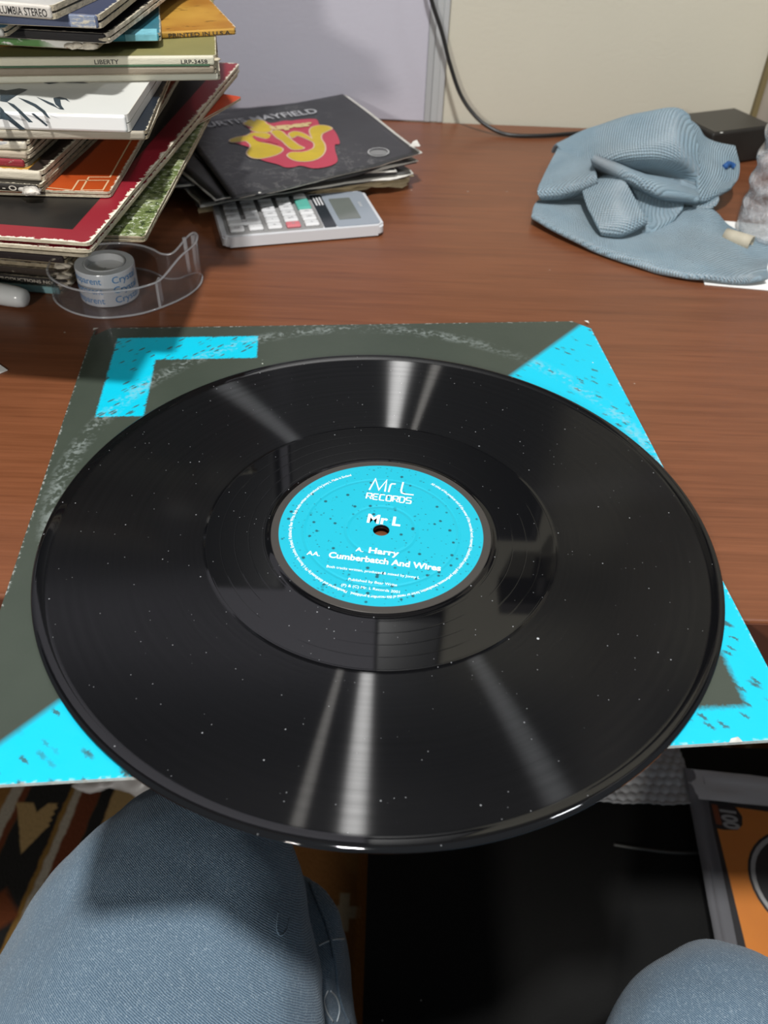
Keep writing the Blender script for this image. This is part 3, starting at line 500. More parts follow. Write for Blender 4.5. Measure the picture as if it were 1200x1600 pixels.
spine_text(t, 'LIBERTY', .0515, .0014, .0031, INK_, .012, fit=.0125); spine_text(t, 'LRP-3458', .0050, .0012, .0029, INK_, .012, fit=.0140)
bm = bmesh.new(); add_box(bm, -h+.002, h-.004, -h-.0013, -h-.0006, .0001, .0009); frombm('green_line', bm, plain('green_print', (.045, .11, .055), .6), t); fray(t, h-.0002, -h+.001, .0026, .0022, BOARDP)
def amber(g, x, y, c, n, n2):
    c = g.mix(g.noise(g.comb(x, y, .5), 22, 3).gt(.5, .25), (.50, .27, .045), (.36, .155, .022)); return g.mix(g.noise(g.comb(x, y*2.5, .2), 40, 4, .7).gt(.64, .07), c, (.10, .045, .012))
t = mk('yellow', .0033, 'mustard yellow sleeve jutting out at the upper right of the stack', cover_mat('mustard_cover', (.46, .23, .035), .35, amber), spine=spine_mat('mustard_spine', (.45, .245, .04), .12), side=BOARDP)
spine_text(t, 'PRINTED IN U.S.A.', .0035, .0005, .0029, INK_, .012, fit=.0360)
t = mk('tealtop', .0038, 'turquoise sleeve with a paler block on its spine, on the mustard sleeve', cover_mat('turquoise_cover', (.045, .20, .26), .3), spine=spine_mat('turquoise_spine', (.06, .29, .36), .06), side=BOARDP)
bm = bmesh.new(); add_box(bm, h-.019, h-.002, -h-.0013, -h-.0005, .0004, .0037, .0002); add_box(bm, h-.019, h-.002, -h-.001, -h+.010, .00378, .00385); frombm('pale_block', bm, plain('pale_turquoise_print', (.20, .50, .58), .5, .3, 200, .2), t)
def greenspine():
    g = G('green_white_spine'); x, y, z = g.sep(g.obj()); n = g.noise(g.comb(x, y, z*2.0), 110, 3); c = g.mix((x-h+.024).gt(0, .01).max(n.gt(.60, .03)), (.075, .19, .045), (.62, .60, .55)); c = g.mix(g.noise(g.comb(x, 3.0, z), 60, 2).gt(.63, .03), c, (.30, .05, .035))
    g.set('Base Color', c).set('Roughness', .5); g.bump(n, .0006, .5); return g.m
t = mk('greensp', .0042, 'record with a green and white spine and a badly frayed corner', cover_mat('green_dark_cover', (.03, .05, .03)), spine=greenspine()); fray(t, h-.004, -h, .0018, .0052); fray(t, h-.010, -h-.001, .0018, .0038)
t = mk('black20', .0044, 'black-spined record with white chipped corner, above the green and white spine', cover_mat('black_cover_c', (.009, .008, .008), .8), spine=spine_mat('black_spine_c', (.018, .016, .016), .16), side=FRAY); fray(t, h-.001, -h, .002, .0026, BOARDP)
mk('blue21', .0038, 'record with a small turquoise corner showing at the far left edge', cover_mat('blue_cover_b', (.03, .14, .20)), spine=spine_mat('pale_blue_spine', (.42, .42, .38), .3), side=BOARDP)
def bluem(g, x, y, c, n, n2): return g.mix(g.noise(g.comb(x, y, .6), 14, 3).gt(.55, .15), c, (.04, .05, .095))
t = mk('blue22', .0058, 'slate blue sleeve with a scuffed pale block on its spine', cover_mat('slate_blue_cover', (.070, .085, .15), .5, bluem), spine=spine_mat('slate_blue_spine', (.11, .135, .22), .12), side=BOARDP)
bm = bmesh.new(); add_box(bm, h-.0145, h-.002, -h-.0013, -h-.0005, .0005, .0056, .0002); frombm('pale_block', bm, spine_mat('scuffed_pale_print', (.24, .28, .37), .45), t)
t = mk('columbia', .0058, 'cream-spined record with big grey capitals at the top of the stack', cover_mat('top_white_cover', (.55, .53, .49)), spine=spine_mat('cream_capitals_spine', (.60, .56, .50), .05, (.70, .68, .63)), side=BOARDP)
spine_text(t, 'COLUMBIA STEREO', .0030, .0012, .0046, INK_, .008, fit=.0290)

# ------------------------------------------------------------------ pile of seven-inch singles
SFC = {'BR': (-.0507, .5869), 'R': (.0212, .4280), 'B': (-.1179, .3261), 'L': (-.1898, .4850)}
def sf_z(u, v):                                   # u along B->R, v along B->L
    return .0268+.0062*max(0, u-.62)**1.5*2.2*(1-.6*v)+.0004*math.sin(9*u+2)*math.sin(7*v)-.0016*max(0, .10-v)*10*(.5+.5*math.sin(u*8.0))*(u < .8)*(u > .12)
def sf_p(u, v, dz=0.0):
    b, r, l, t = (Vector(SFC[k]) for k in ('B', 'R', 'L', 'BR')); p = b*(1-u)*(1-v)+r*u*(1-v)+l*(1-u)*v+t*u*v
    return (p.x, p.y, sf_z(u, v)+dz)
def sf_uv(x, y):
    u = v = .5
    for _ in range(12):
        p = sf_p(u, v); e = Vector((x-p[0], y-p[1])); b = sf_p(u+.001, v); c = sf_p(u, v+.001)
        m = Matrix((((b[0]-p[0])/.001, (c[0]-p[0])/.001), ((b[1]-p[1])/.001, (c[1]-p[1])/.001))); d = m.inverted() @ e; u += d.x; v += d.y
    return u, v
def grid(fn, nu, nv):
    V = [fn(i/nu, j/nv) for j in range(nv+1) for i in range(nu+1)]; F = [(j*(nu+1)+i, j*(nu+1)+i+1, (j+1)*(nu+1)+i+1, (j+1)*(nu+1)+i) for j in range(nv) for i in range(nu)]
    return V, F
def solid(o, t, off=-1): m = o.modifiers.new('thick', 'SOLIDIFY'); m.thickness = t; m.offset = off; return o
def sub(o, n=1): m = o.modifiers.new('sub', 'SUBSURF'); m.levels = n; m.render_levels = n; return o
def black_paper(name, c=(.016, .016, .017), creas=1.0):
    g = G(name); x, y, z = g.sep(g.obj()); n = g.noise(g.obj(), 45, 5, .7, .6); n2 = g.noise(g.obj(), 16, 3)
    col = g.mix(n2*.9, c, tuple(v*2.0+.012 for v in c)); col = g.mix((n-.5).abs().lt(.012, .012)*n2.gt(.52, .1)*.22*creas, col, (.35, .34, .32))
    g.set('Base Color', col).set('Roughness', .42).set('Specular IOR Level', .5); g.bump(n*.35+n2, .0014, .5); return g.m
PAPERW = plain('white_inner_paper', (.68, .66, .60), .85, .2, 90, .12, .0006, 120)
PAPERY = plain('yellowed_paper', (.56, .46, .29), .9, .2, 60, .35, .001, 120)
sf = thing('single_record', 'black seven-inch sleeve with red and yellow curvy lettering, on top of the singles pile', 'record', group='seven-inch singles in the pile')
o = mesh('sleeve', *grid(lambda u, v: sf_p(u, v), 30, 30), black_paper('black_single_paper'), sf, smooth=True); solid(o, .0005)
o = mesh('inner_sleeve', *grid(lambda u, v: (lambda p: (p[0]+.0028, p[1]+.0016, p[2]-.0012))(sf_p(.02+u*.985, .012+v*.985)), 20, 20), PAPERW, sf, smooth=True); solid(o, .0008)
V, F = lathe([(.019, .0005), (.0865, .0005), (.0865, -.0005), (.019, -.0005)], 64, True); o = mesh('disc', V, F, INNER, sf); o.location = (-.084, .456, .0238)
def sf_map(dz): return lambda x, y: sf_p(*sf_uv(x, y), dz)
sf_pol = lambda pts, dz: polyfill([(p.x, p.y) for p in catmull([(a, b, 0) for a, b in pts], 3, True)], sf_map(dz), .005)
RED = plain('red_print', (.43, .040, .070), .45); YEL = plain('yellow_print', (.52, .37, .020), .45, .4, 60, .12); PINK = plain('pale_outline_print', (.60, .42, .30), .5); CREAMY = plain('buff_print', (.58, .44, .20), .5)
V, F = sf_pol(SF_RED, .0005); mesh('printed_backing', V, F, RED, sf)
for k, s in enumerate(SF_YEL):
    cx = sum(p[0] for p in s)/len(s)
    pp = [(p.x, p.y) for p in catmull([(a, b, 0) for a, b in s], 3, True)]
    V, F = ribbon(pp, .0022, True); mesh('letter_outline', [sf_map(.00068+.00003*k)(x, y) for x, y in V], F, PINK, sf)
    V, F = polyfill(pp, sf_map(.0008+.00003*k), .004); mesh('title_letter', V, F, YEL, sf)
V, F = sf_pol(SF_SLIT, .00095); mesh('printed_backing', V, F, RED, sf)
a, b = Vector(SF_UPER[0]), Vector(SF_UPER[1]); d = (b-a).normalized(); nrm = Vector((-d.y, d.x))
V, F = text2d('uper', 1, .07, 1, 'LEFT'); x1 = max(v[0] for v in V); mesh('title_lettering', [sf_map(.0010)(*(a+d*(x/x1*.040)+nrm*(y*.0165-.0035))) for x, y in V], F, CREAMY, sf)
a, b = Vector(CUR_A[0]), Vector(CUR_A[1]); d = (b-a); d = d.normalized(); nrm = Vector((-d.y, d.x))
V, F = text2d('CURTIS MAYFIELD', 1, .012, 1, 'LEFT'); x1 = max(v[0] for v in V); mesh('title_lettering', [sf_map(.0009)(*(a+d*(x/x1*.1165)+nrm*(y*.0175-.002))) for x, y in V], F, plain('grey_print', (.42, .42, .43), .5), sf)
c0 = Vector((-.0125, .4300)); 
V, F = ribbon([(c0.x+.0085*math.cos(t*.3), c0.y+.0095*math.sin(t*.3)) for t in range(21)], .0009, True); mesh('round_badge', [sf_map(.0006)(x-.0, y) for x, y in V], F, plain('silver_print', (.46, .46, .45), .5), sf)
V, F = polyfill([(c0.x+.0075*math.cos(t*.3), c0.y+.0062*math.sin(t*.3)-.001) for t in range(21)], sf_map(.0005)); mesh('round_badge', V, F, plain('dim_silver_print', (.20, .20, .195), .5), sf)
mesh('white_corner', *polyfill([SFC['R'], (.0185, .4425), (.0155, .4390), (.0120, .4265), (.0195, .4265)], lambda x, y: (x+.0006, y, .0352)), PAPERW, sf)
def single(cx, cy, rz, z, t, label, mt, wav=.001, jag=.002, paper=None):
    r = thing('single_record', label, 'record', (cx, cy, z), rz, 'seven-inch singles in the pile'); s = .0895
    def f(zz, amp, ex): return lambda u, v: ((u*2-1)*(s+ex)+jag*mnoise.noise(Vector((v*9, zz*900, rz)))*(abs(u-.5) > .49), (v*2-1)*(s+ex)+jag*mnoise.noise(Vector((u*9, zz*700, 5+rz)))*(abs(v-.5) > .49), zz+amp*mnoise.noise(Vector((u*5, v*5, zz*400+rz)))*(max(abs(u-.5), abs(v-.5))*2)**4)
    for nm, zz, ex in (('front_panel', t, 0), ('back_panel', .0005, .0006)):
        o = mesh(nm, *grid(f(zz, wav, ex), 24, 24), mt, r, smooth=True); solid(o, .0005)
    V, F = lathe([(.019, t*.3), (.0865, t*.3), (.0865, t*.3+.0011), (.019, t*.3+.0011)], 48, True); mesh('disc', V, F, INNER, r)
    if paper: o = mesh('inner_sleeve', *grid(f(t*.62, wav*1.6, .0018), 24, 24), paper, r, smooth=True); solid(o, .0005)
    return r
single(-.1060, .4810, 24, .0005, .0042, 'yellowed torn-edged single at the bottom of the singles pile', PAPERY, .0011, .012, PAPERY)
single(-.1040, .4790, 25, .0064, .0036, 'black single with a yellowed paper edge, second from the bottom of the pile', black_paper('black_paper_b'), .0009, .005, PAPERY)
single(-.1060, .4620, 27, .0125, .0034, 'white-edged dark single, third from the bottom of the pile', black_paper('black_paper_c', (.03, .028, .025)), .0014, .004, PAPERW)
single(-.1090, .4770, 16, .0168, .0032, 'black single with a thin white edge, sticking out at the left of the pile', black_paper('black_paper_d'), .001, .002, PAPERW)
single(-.1050, .4580, 33, .0202, .0026, 'dark single directly under the topmost sleeve of the pile', black_paper('black_paper_e', (.02, .02, .02)), .001, .002, PAPERW)

# ------------------------------------------------------------------ desk calculator
calc = thing('calculator', 'silver desk calculator half under the black single sleeve, display at its right', 'calculator', (-.1222, .2975, 0), 16.0)
SIL = plain('silver_plastic', (.58, .585, .60), .32, .5); GREYP = plain('grey_keypad_panel', (.27, .265, .26), .4); KEYW = plain('white_keys', (.66, .66, .66), .4); KEYD = plain('key_print', (.30, .30, .31), .6)
def rr(x0, x1, y0, y1, r, n=5):
    return [(cx+r*math.cos(math.radians(a0+90*k/n)), cy+r*math.sin(math.radians(a0+90*k/n))) for cx, cy, a0 in ((x1-r, y0+r, -90), (x1-r, y1-r, 0), (x0+r, y1-r, 90), (x0+r, y0+r, 180)) for k in range(n+1)]
def wedge(v, z0, z1): return z0
bm = bmesh.new(); prism(bm, rr(0, .122, 0, .068, .005), .0012, .0090); bmesh.ops.bevel(bm, geom=[e for e in bm.edges if abs(e.verts[0].co.z-e.verts[1].co.z) < 1e-6], offset=.0016, segments=3, affect='EDGES')
body = frombm('body', bm, SIL, calc, smooth=False)
bm = bmesh.new()
for fx, fy in ((.01, .008), (.112, .008), (.01, .060), (.112, .060)): add_box(bm, fx-.004, fx+.004, fy-.003, fy+.003, 0, .0014, .0004)
frombm('rubber_foot', bm, INNER, calc)
bm = bmesh.new(); prism(bm, rr(.004, .0760, .0035, .0650, .0025), .0088, .0094); frombm('keypad_panel', bm, GREYP, calc)
bm = bmesh.new(); prism(bm, rr(.0765, .0855, .0035, .0650, .001), .0088, .0096); frombm('solar_strip', bm, plain('dark_solar_strip', (.025, .03, .036), .2), calc)
bm = bmesh.new(); prism(bm, rr(.0858, .1195, .0030, .0655, .003), .0088, .0097); frombm('display_panel', bm, plain('blue_grey_panel', (.27, .305, .345), .22), calc)
bm = bmesh.new(); prism(bm, rr(.0900, .1070, .014, .054, .001), .0096, .0100); frombm('display', bm, plain('lcd_grey_green', (.145, .16, .145), .15), calc)
bm = bmesh.new()
for k in range(3): add_box(bm, .0782+k*.0024, .0794+k*.0024, .044, .060, .0096, .0098)
frombm('solar_line', bm, KEYW, calc)
LEG = [['0', '.', '+', '×', '÷', 'M'], ['1', '2', '3', '−', '%', 'R'], ['4', '5', '6', '7', '8', '9']]
GREENK = plain('green_keys', (.11, .42, .34), .4); REDK = plain('pink_red_keys', (.58, .17, .19), .4)
xs = [.0065, .0205, .0345, .0485, .0625]
for ci, x0 in enumerate(xs):
    yy = .0060
    for ri in range(6):
        if ri == 1 and ci == 1: yy += .0102; continue
        x1 = x0+.0108; y1 = yy+.0082
        if ri == 1 and ci == 0: x1 = xs[1]+.0108
        if ci == 4 and ri == 3: y1 = yy+.0184
        if ci == 4 and ri == 4: yy += .0102; continue
        m = GREENK if (ci == 4 and ri == 3) else REDK if (ci == 3 and ri == 0) else KEYW
        k = box('key', x0, x1, yy, y1, .0092, .0118, m, calc, bev=.0012)
        s = LEG[ri % 3][(ci+ri) % 6]; cx, cy = (x0+x1)/2, (yy+y1)/2
        text('key_symbol', s, .0058, lambda x, y, cx=cx, cy=cy: (cx-.002+y, cy-x, .01186), KEYD, k)
        yy += .0102
text('panel_lettering', 'SOLAR', .0030, lambda x, y: (.1115+y, .040-x, .0099), KEYW, calc)

# ------------------------------------------------------------------ tape dispenser and its roll
CLR = clear_plastic('clear_plastic', (.95, .945, .95), .025, .06)
dsp = thing('tape_dispenser', 'clear plastic tape dispenser lying on its side by the record stack', 'tape dispenser', (0, 0, .0003))
OUT = [(-.2215, .2170), (-.2140, .2055), (-.2010, .1960), (-.1850, .1915), (-.1690, .1945), (-.1560, .2010), (-.1430, .2135), (-.1340, .2265), (-.1295, .2400), (-.1300, .2530), (-.1345, .2580), (-.1400, .2540), (-.1455, .2485), (-.1540, .2480), (-.1620, .2545), (-.1720, .2600), (-.1870, .2620), (-.2040, .2570), (-.2160, .2450), (-.2230, .2310)]
op = catmull([(a, b, 0) for a, b in OUT], 6, True); n = len(op)
bm = bmesh.new(); prism(bm, [(p.x, p.y) for p in op], 0, .0014); frombm('base_plate', bm, CLR, dsp)
def zr(i):
    x, y = op[i].x, op[i].y; t = max(0, min(1, (x+.150)/.018)); return .0185+.0115*(t*t*(3-2*t))
V = []; F = []; ctr = Vector((-.176, .228, 0)); tk = .0016
for i, p in enumerate(op):
    q = (op[(i+1) % n]-op[i-1]).normalized(); nn = Vector((-q.y, q.x, 0)); zt = zr(i)
    V += [(p.x, p.y, .0014), (p.x, p.y, zt), (p.x+nn.x*tk, p.y+nn.y*tk, zt), (p.x+nn.x*tk, p.y+nn.y*tk, .0014)]
for i in range(n):
    a, b = 4*i, 4*((i+1) % n); F += [(a, b, b+1, a+1), (a+1, b+1, b+2, a+2), (a+2, b+2, b+3, a+3)]
mesh('rim_wall', V, F, CLR, dsp)
EDGEC = clear_plastic('bright_plastic_edge', (.95, .95, .96), .30, .10)
V, F = tube([(p.x, p.y, zr(i)) for i, p in enumerate(op)]+[(op[0].x, op[0].y, zr(0))], .0008, 6); mesh('rim_bead', V, F, EDGEC, dsp, smooth=True)
V, F = tube([(p.x, p.y, .0008) for p in op]+[(op[0].x, op[0].y, .0008)], .0008, 6); mesh('base_bead', V, F, EDGEC, dsp, smooth=True)
RC = (-.1850, .2215)
V, F = lathe([(.0118, .0012), (.0118, .0165), (.0108, .0165), (.0108, .0012)], 40, True); o = mesh('hub', V, F, CLR, dsp, fix=True); o.location = (RC[0], RC[1], 0)
tip = [i for i in range(n) if op[i].x > -.1365 and op[i].y > .245]
V, F = tube([(-.1335, .2565, .0035), (-.1335, .2570, .016), (-.1335, .2575, .0285)], .0022, 8); V2, F2 = tube([(-.1385, .2535, .0035), (-.1388, .2535, .016), (-.1392, .2540, .0280)], .0015, 8); mesh('cutter', *join([(V, F), (V2, F2)]), EDGEC, dsp, smooth=True)
bm = bmesh.new(); add_box(bm, -.1500, -.1484, .2068, .2150, .0014, .0182); frombm('rib', bm, EDGEC, dsp)
roll = thing('tape_roll', 'roll of clear tape with blue lettering inside the plastic dispenser', 'tape roll', (RC[0], RC[1], .0019)); roll.scale = (1, 1, 1.15)
def rollm():
    g = G('tape_roll_side'); n = g.noise(g.obj(), 160, 3); g.set('Base Color', g.mix(n, (.50, .53, .57), (.62, .64, .66))).set('Roughness', .25).set('Specular IOR Level', .6); return g.m
ROLLM = rollm()
V, F = lathe([(.0132, .0003), (.0186, .0003), (.0188, .0008), (.0188, .0190), (.0186, .0194), (.0136, .0194), (.0132, .0190)], 64, True); mesh('tape', V, F, ROLLM, roll, fix=True)
V, F = lathe([(.0122, .0), (.0131, .0), (.0131, .0198), (.0122, .0198)], 48, True); mesh('core', V, F, plain('grey_core', (.50, .51, .52), .5), roll)
V, F = lathe([(.0005, .0160), (.0118, .0160), (.0121, .0155), (.0121, .0150)], 40); mesh('core_web', V, F, plain('white_core_web', (.62, .63, .64), .5), roll)
BLUE = plain('blue_print', (.045, .20, .44), .5)
for k in range(3):
    z0 = .0023+k*.0058
    for s, a0, sp in (('Transparent', -172, 88), ('Crystal', -64, 58), ('Transparent', 20, 88)):
        V, F = text2d(s, 1, .005, 1, 'LEFT'); x1 = max(v[0] for v in V)
        pl_ = [(lambda a, y: (.01893*math.cos(a), .01893*math.sin(a), z0+y*.0056))(math.radians(a0+x/x1*sp), y) for x, y in V]; mesh('tape_lettering', pl_, F, BLUE, roll)

# ------------------------------------------------------------------ blue microfibre cloth
def towel_mat():
    g = G('blue_microfibre'); nt = g.nt; u, v, _ = g.sep(g.uv()); n = g.noise(g.obj(), 38, 4, .6); f = g.noise(g.obj(), 1200, 3, .7)
    k = 2*math.pi/.0024; ph = (f-.5)*2.2+n*5.0; a = ((u*k+v*k*.55+ph).sin()*.5+.5); b = ((v*k*1.05-u*k*.35+ph*1.2).sin()*.5+.5); wf = (a*b).sqrt()
    c = g.mix((n-.3).clamp()*1.9, (.40, .62, .76), (.62, .84, .96)); c = g.mix(wf*.85+f*.22, g.mix(.5, c, (.20, .335, .43)), c); c = g.mix(f.gt(.62, .1)*.25, c, (.5, .62, .70))
    c = g.mix(g.noise(g.obj(), 14, 2).gt(.58, .12)*.35, c, (.33, .42, .46))
    g.set('Base Color', c).set('Roughness', .95).set('Specular IOR Level', .08).set('Sheen Weight', .35).set('Sheen Roughness', .5); g.bump(wf*1.3+f*.5, .0034, 1.0); return g.m
def surf(g, nu, nv):
    R = len(g); C = len(g[0]); cols = []
    rows = [catmull(r, nu) for r in g]; m = len(rows[0])
    for i in range(m): cols.append(catmull([rows[k][i] for k in range(R)], nv))
    L = len(cols[0]); V = [cols[i][j] for j in range(L) for i in range(m)]
    UV = []; 
    for j in range(L):
        uu = 0.0
        for i in range(m):
            if i: uu += (cols[i][j]-cols[i-1][j]).length
            vv = sum((cols[i][q]-cols[i][q-1]).length for q in range(1, j+1)); UV.append((uu, vv))
    F = [(j*m+i, j*m+i+1, (j+1)*m+i+1, (j+1)*m+i) for j in range(L-1) for i in range(m-1)]; return V, F, UV
tv = []; tf = []; tu = []
for key, lift in (('sheet', .004), ('lobe', .004), ('dome', .004), ('inner', .005), ('square', .007), ('flap', .004), ('tail', .003)):
    g = [[(x, y, max(.0020, z+lift)) for x, y, z in r] for r in TOWEL[key]]; V, F, UV = surf(g, 9, 7); o = len(tv)
    V = [Vector(p)+Vector((0, 0, .0012*mnoise.noise(Vector(p)*55))) for p in V]
    V = [Vector((p.x, p.y, max(.0012, p.z))) for p in V]
    tv += V; tf += [tuple(i+o for i in f) for f in F]; tu += UV
g = [[(.150, .50, .002), (.20, .51, .002), (.26, .50, .002)], [(.128, .43, .002), (.20, .43, .006), (.275, .44, .002)], [(.125, .385, .002), (.2, .36, .003), (.262, .39, .002)]]
V, F, UV = surf(g, 6, 6); o = len(tv); tv += V; tf += [tuple(i+o for i in f) for f in F]; tu += UV
tow = mesh('cloth', tv, tf, towel_mat(), None, smooth=True, loc=(0, 0, 0)); uvl = tow.data.uv_layers.new(name='UVMap')
for l in tow.data.loops: uvl.data[l.index].uv = tu[l.vertex_index]
solid(tow, .0034, 0); sub(tow, 1); tag(tow, 'crumpled light blue microfibre cloth on the desk beside the water bottle', 'cloth')
from mathutils.bvhtree import BVHTree
EYE = Vector((-.00344, -.28924, .27518+H))
def seam(name, pts, r, m, target, parent):          # a thread laid on the surface of a finished mesh
    dg = bpy.context.evaluated_depsgraph_get(); dg.update(); tree = BVHTree.FromObject(target, dg); out = []
    eye = EYE-target.location
    for p in catmull([(a, b, 0) for a, b in pts], 6):
        hit = tree.ray_cast(eye, RX*((p.x-600)/1322)+RD*((p.y-800)/1322)+RF)
        if hit[0] is not None and (hit[0]-eye).length < 1.2: out.append(hit[0]+hit[1]*r*.4)
    if len(out) > 3:
        V, F = tube(out, r, 6); mesh(name, V, F, m, parent, smooth=True)
seam('stitched_mark', [(1131, 262), (1136, 258), (1141, 259), (1145, 262)], .0026, plain('dark_blue_stitch', (.012, .075, .24), .7), tow, tow)

# ------------------------------------------------------------------ bottle, papers, tube, black box, cable, marker
def bottle_glint_mat():
    m = clear_plastic('clear_bottle_painted_glints', (.90, .91, .92), .30, .06, (.95, .97, .99), .13); nt = m.node_tree; g = E.__new__(E); q = G.__new__(G); q.m = m; q.nt = nt  # white diffuse share stands in for lamp-bright glints in the clear bottle
    d, a, _ = q.vor(q.obj(), 300); n = q.noise(q.obj(), 120, 3, .6, .8); hgt = n+d*.3
    b = nt.nodes.new('ShaderNodeBump'); b.inputs['Distance'].default_value = .0022; nt.links.new(hgt.v, b.inputs['Height'])
    for nd in list(nt.nodes):
        if nd.bl_idname in ('ShaderNodeBsdfGlossy', 'ShaderNodeBsdfDiffuse', 'ShaderNodeBsdfAnisotropic'): nt.links.new(b.outputs[0], nd.inputs['Normal'])
        if nd.bl_idname == 'ShaderNodeMixShader' and not nd.inputs[0].is_linked:
            x, y, z = q.sep(q.obj()); f = ((z*370.0)  .sin()*.10+(n-.5)*1.0+.20).clamp(); nt.links.new(f.v, nd.inputs[0])  # bands and mottling of the painted white glints
    return m
bot = thing('water_bottle', 'clear ribbed plastic water bottle at the right edge, standing on white paper', 'bottle', (.3055, .3580, .0012)); bot.scale = (1.08, 1.08, 1.05)
def ribr(z):
    r = .0315; 
    if z < .012: r = .0270+.0045*math.sqrt(max(0, 1-((.012-z)/.012)**2))
    k = (z-.020)/.017
    if 0 < k < 6: r += .0013*math.cos(2*math.pi*k)-.0010
    if z > .125: r = .0315-.0185*((z-.125)/.05)**1.5
    return max(.0125, r)
zs = [i*.0015 for i in range(0, 117)]
V, F = lathe([(.0005, .003), (.012, .0035), (.018, .0015), (.024, .0)]+[(ribr(z), z+.0002) for z in zs]+[(.0125, .190)], 56)
for i, v in enumerate(V):
    a = math.atan2(v[1], v[0]); r = math.hypot(v[0], v[1])
    if .02 < v[2] < .122: f = 1+.010*math.sin(a*6+v[2]*240)*math.sin(v[2]*180); V[i] = (v[0]*f, v[1]*f, v[2])
mesh('bottle_body', V, F, bottle_glint_mat(), bot, smooth=True, fix=True)
V, F = lathe([(.0005, .2035), (.0138, .2035), (.0148, .2020), (.0148, .1905), (.0126, .1905)], 40); mesh('cap', V, F, plain('white_cap', (.75, .76, .78), .4), bot, smooth=False)
PW = plain('white_paper', (.80, .79, .76), .8, .2)
tag(box('paper_card', .0, .085, 0, .118, .0002, .0008, PW, loc=(.2235, .2695, 0), rz=-7), 'white paper card under the blue cloth and the water bottle', 'paper')
def curl(u, v): a = 2*math.pi*1.15*u; r = .0050+.0006*u; return (-.0105+.021*v, r*math.cos(a), .0062+r*math.sin(a))
tub = mesh('rolled_label', *grid(curl, 30, 3), plain('beige_roll', (.44, .40, .31), .6, .3, 50, .15), None, smooth=True, loc=(.2640, .3330, .0008), rz=-38); solid(tub, .0006, 0); tag(tub, 'small beige curled paper roll beside the bottle on the white card', 'paper roll')
bx = thing('adapter_box', 'flat matt black plastic box by the wall behind the blue cloth', 'box', (.2850, .5020, .0006), 24)
BLK = plain('matt_black_plastic', (.018, .0165, .015), .5, .4, 40, .2)
box('case', 0, .0715, 0, .0560, 0, .0300, BLK, bx, bev=.0022, seg=3); bm = bmesh.new(); add_box(bm, .003, .0685, .0025, .0535, .0300, .0304, .0002); frombm('top_panel', bm, plain('brownish_black_panel', (.040, .037, .031), .45), bx); bm = bmesh.new(); add_box(bm, .008, .0115, .0008, .0021, .0285, .0299, .0004); frombm('status_light', bm, plain('white_light_dot', (.7, .7, .66), .3), bx)
cp = catmull([(.012, .597, .30), (.015, .594, .20), (.022, .590, .135), (.030, .590, .1085), (.041, .5895, .084), (.051, .588, .057), (.0635, .585, .031), (.080, .579, .0135), (.098, .572, .0045), (.116, .5665, .0022), (.146, .569, .0022), (.180, .580, .0022), (.215, .590, .003), (.262, .588, .010), (.2705, .575, .012)], 8)
V, F = tube(cp, .0019, 10); tag(mesh('cable', V, F, plain('black_cable', (.010, .010, .010), .4), None, smooth=True, loc=(0, 0, 0)), 'thin black cable hanging down the wall and trailing across the desk to the black box', 'cable')
mp = thing('marker_pen', 'white marker pen end poking in at the left edge below the stack', 'pen', (-.2325, .2015, .0072), 165)
V, F = lathe([(.0002, .0), (.0035, .0002), (.0055, .0014), (.0066, .006), (.0070, .014), (.0072, .050), (.0072, .062)], 32); cap_ = mesh('cap', V, F, plain('white_glossy_plastic', (.62, .63, .62), .2), mp, smooth=True); cap_.rotation_euler = (0, math.radians(90), 0)
V, F = lathe([(.0066, .0615), (.0066, .125), (.0060, .128), (.0002, .1285)], 32); o = mesh('barrel', V, F, plain('pale_barrel', (.58, .58, .56), .4), mp, smooth=True); o.rotation_euler = (0, math.radians(90), 0)
tag(box('paper_slip', -.07, 0, -.05, 0, .0003, .0007, PW, loc=(-.2212, .1285, 0), rz=-40), 'corner of a white paper slip at the left edge of the desk', 'paper')

# ------------------------------------------------------------------ under the desk
cs = thing('storage_box', 'black fabric storage box standing on the rug between the knees', 'box', (0, 0, -H))
def fabric():
    g = G('black_fabric'); n = g.noise(g.obj(), 700, 3, .7); m = g.noise(g.obj(), 6, 3); d, a, q = g.vor(g.obj(), 62); c = g.mix(n*m*1.6, (.0045, .0045, .0045), (.017, .017, .016)); c = g.mix(d.lt(.045, .02)*a.gt(.90, .02), c, (.35, .34, .31))
    g.set('Base Color', c).set('Roughness', .8).set('Specular IOR Level', .2); g.bump(n, .0008, .6); return g.m
FAB = fabric()
def pad(x0, x1, y0, y1, z0, z1, r): bm = bmesh.new(); prism(bm, rr(x0, x1, y0, y1, r), z0, z1); bmesh.ops.bevel(bm, geom=[e for e in bm.edges if abs(e.verts[0].co.z-e.verts[1].co.z) < 1e-6], offset=(z1-z0)*.42, segments=3, affect='EDGES'); return bm
frombm('body', pad(.002, .62, -.075, .215, .0005, .232, .012), FAB, cs, smooth=False); frombm('lid', pad(-.001, .623, -.078, .218, .2324, .2400, .014), FAB, cs, smooth=True)
V, F = tube(catmull([(.235, .106, .2400), (.26, .1015, .2420), (.29, .0985, .2425), (.32, .100, .2405)], 8), .0016, 6); mesh('zip_cord', V, F, plain('grey_zip', (.06, .06, .056), .5), cs, smooth=True)
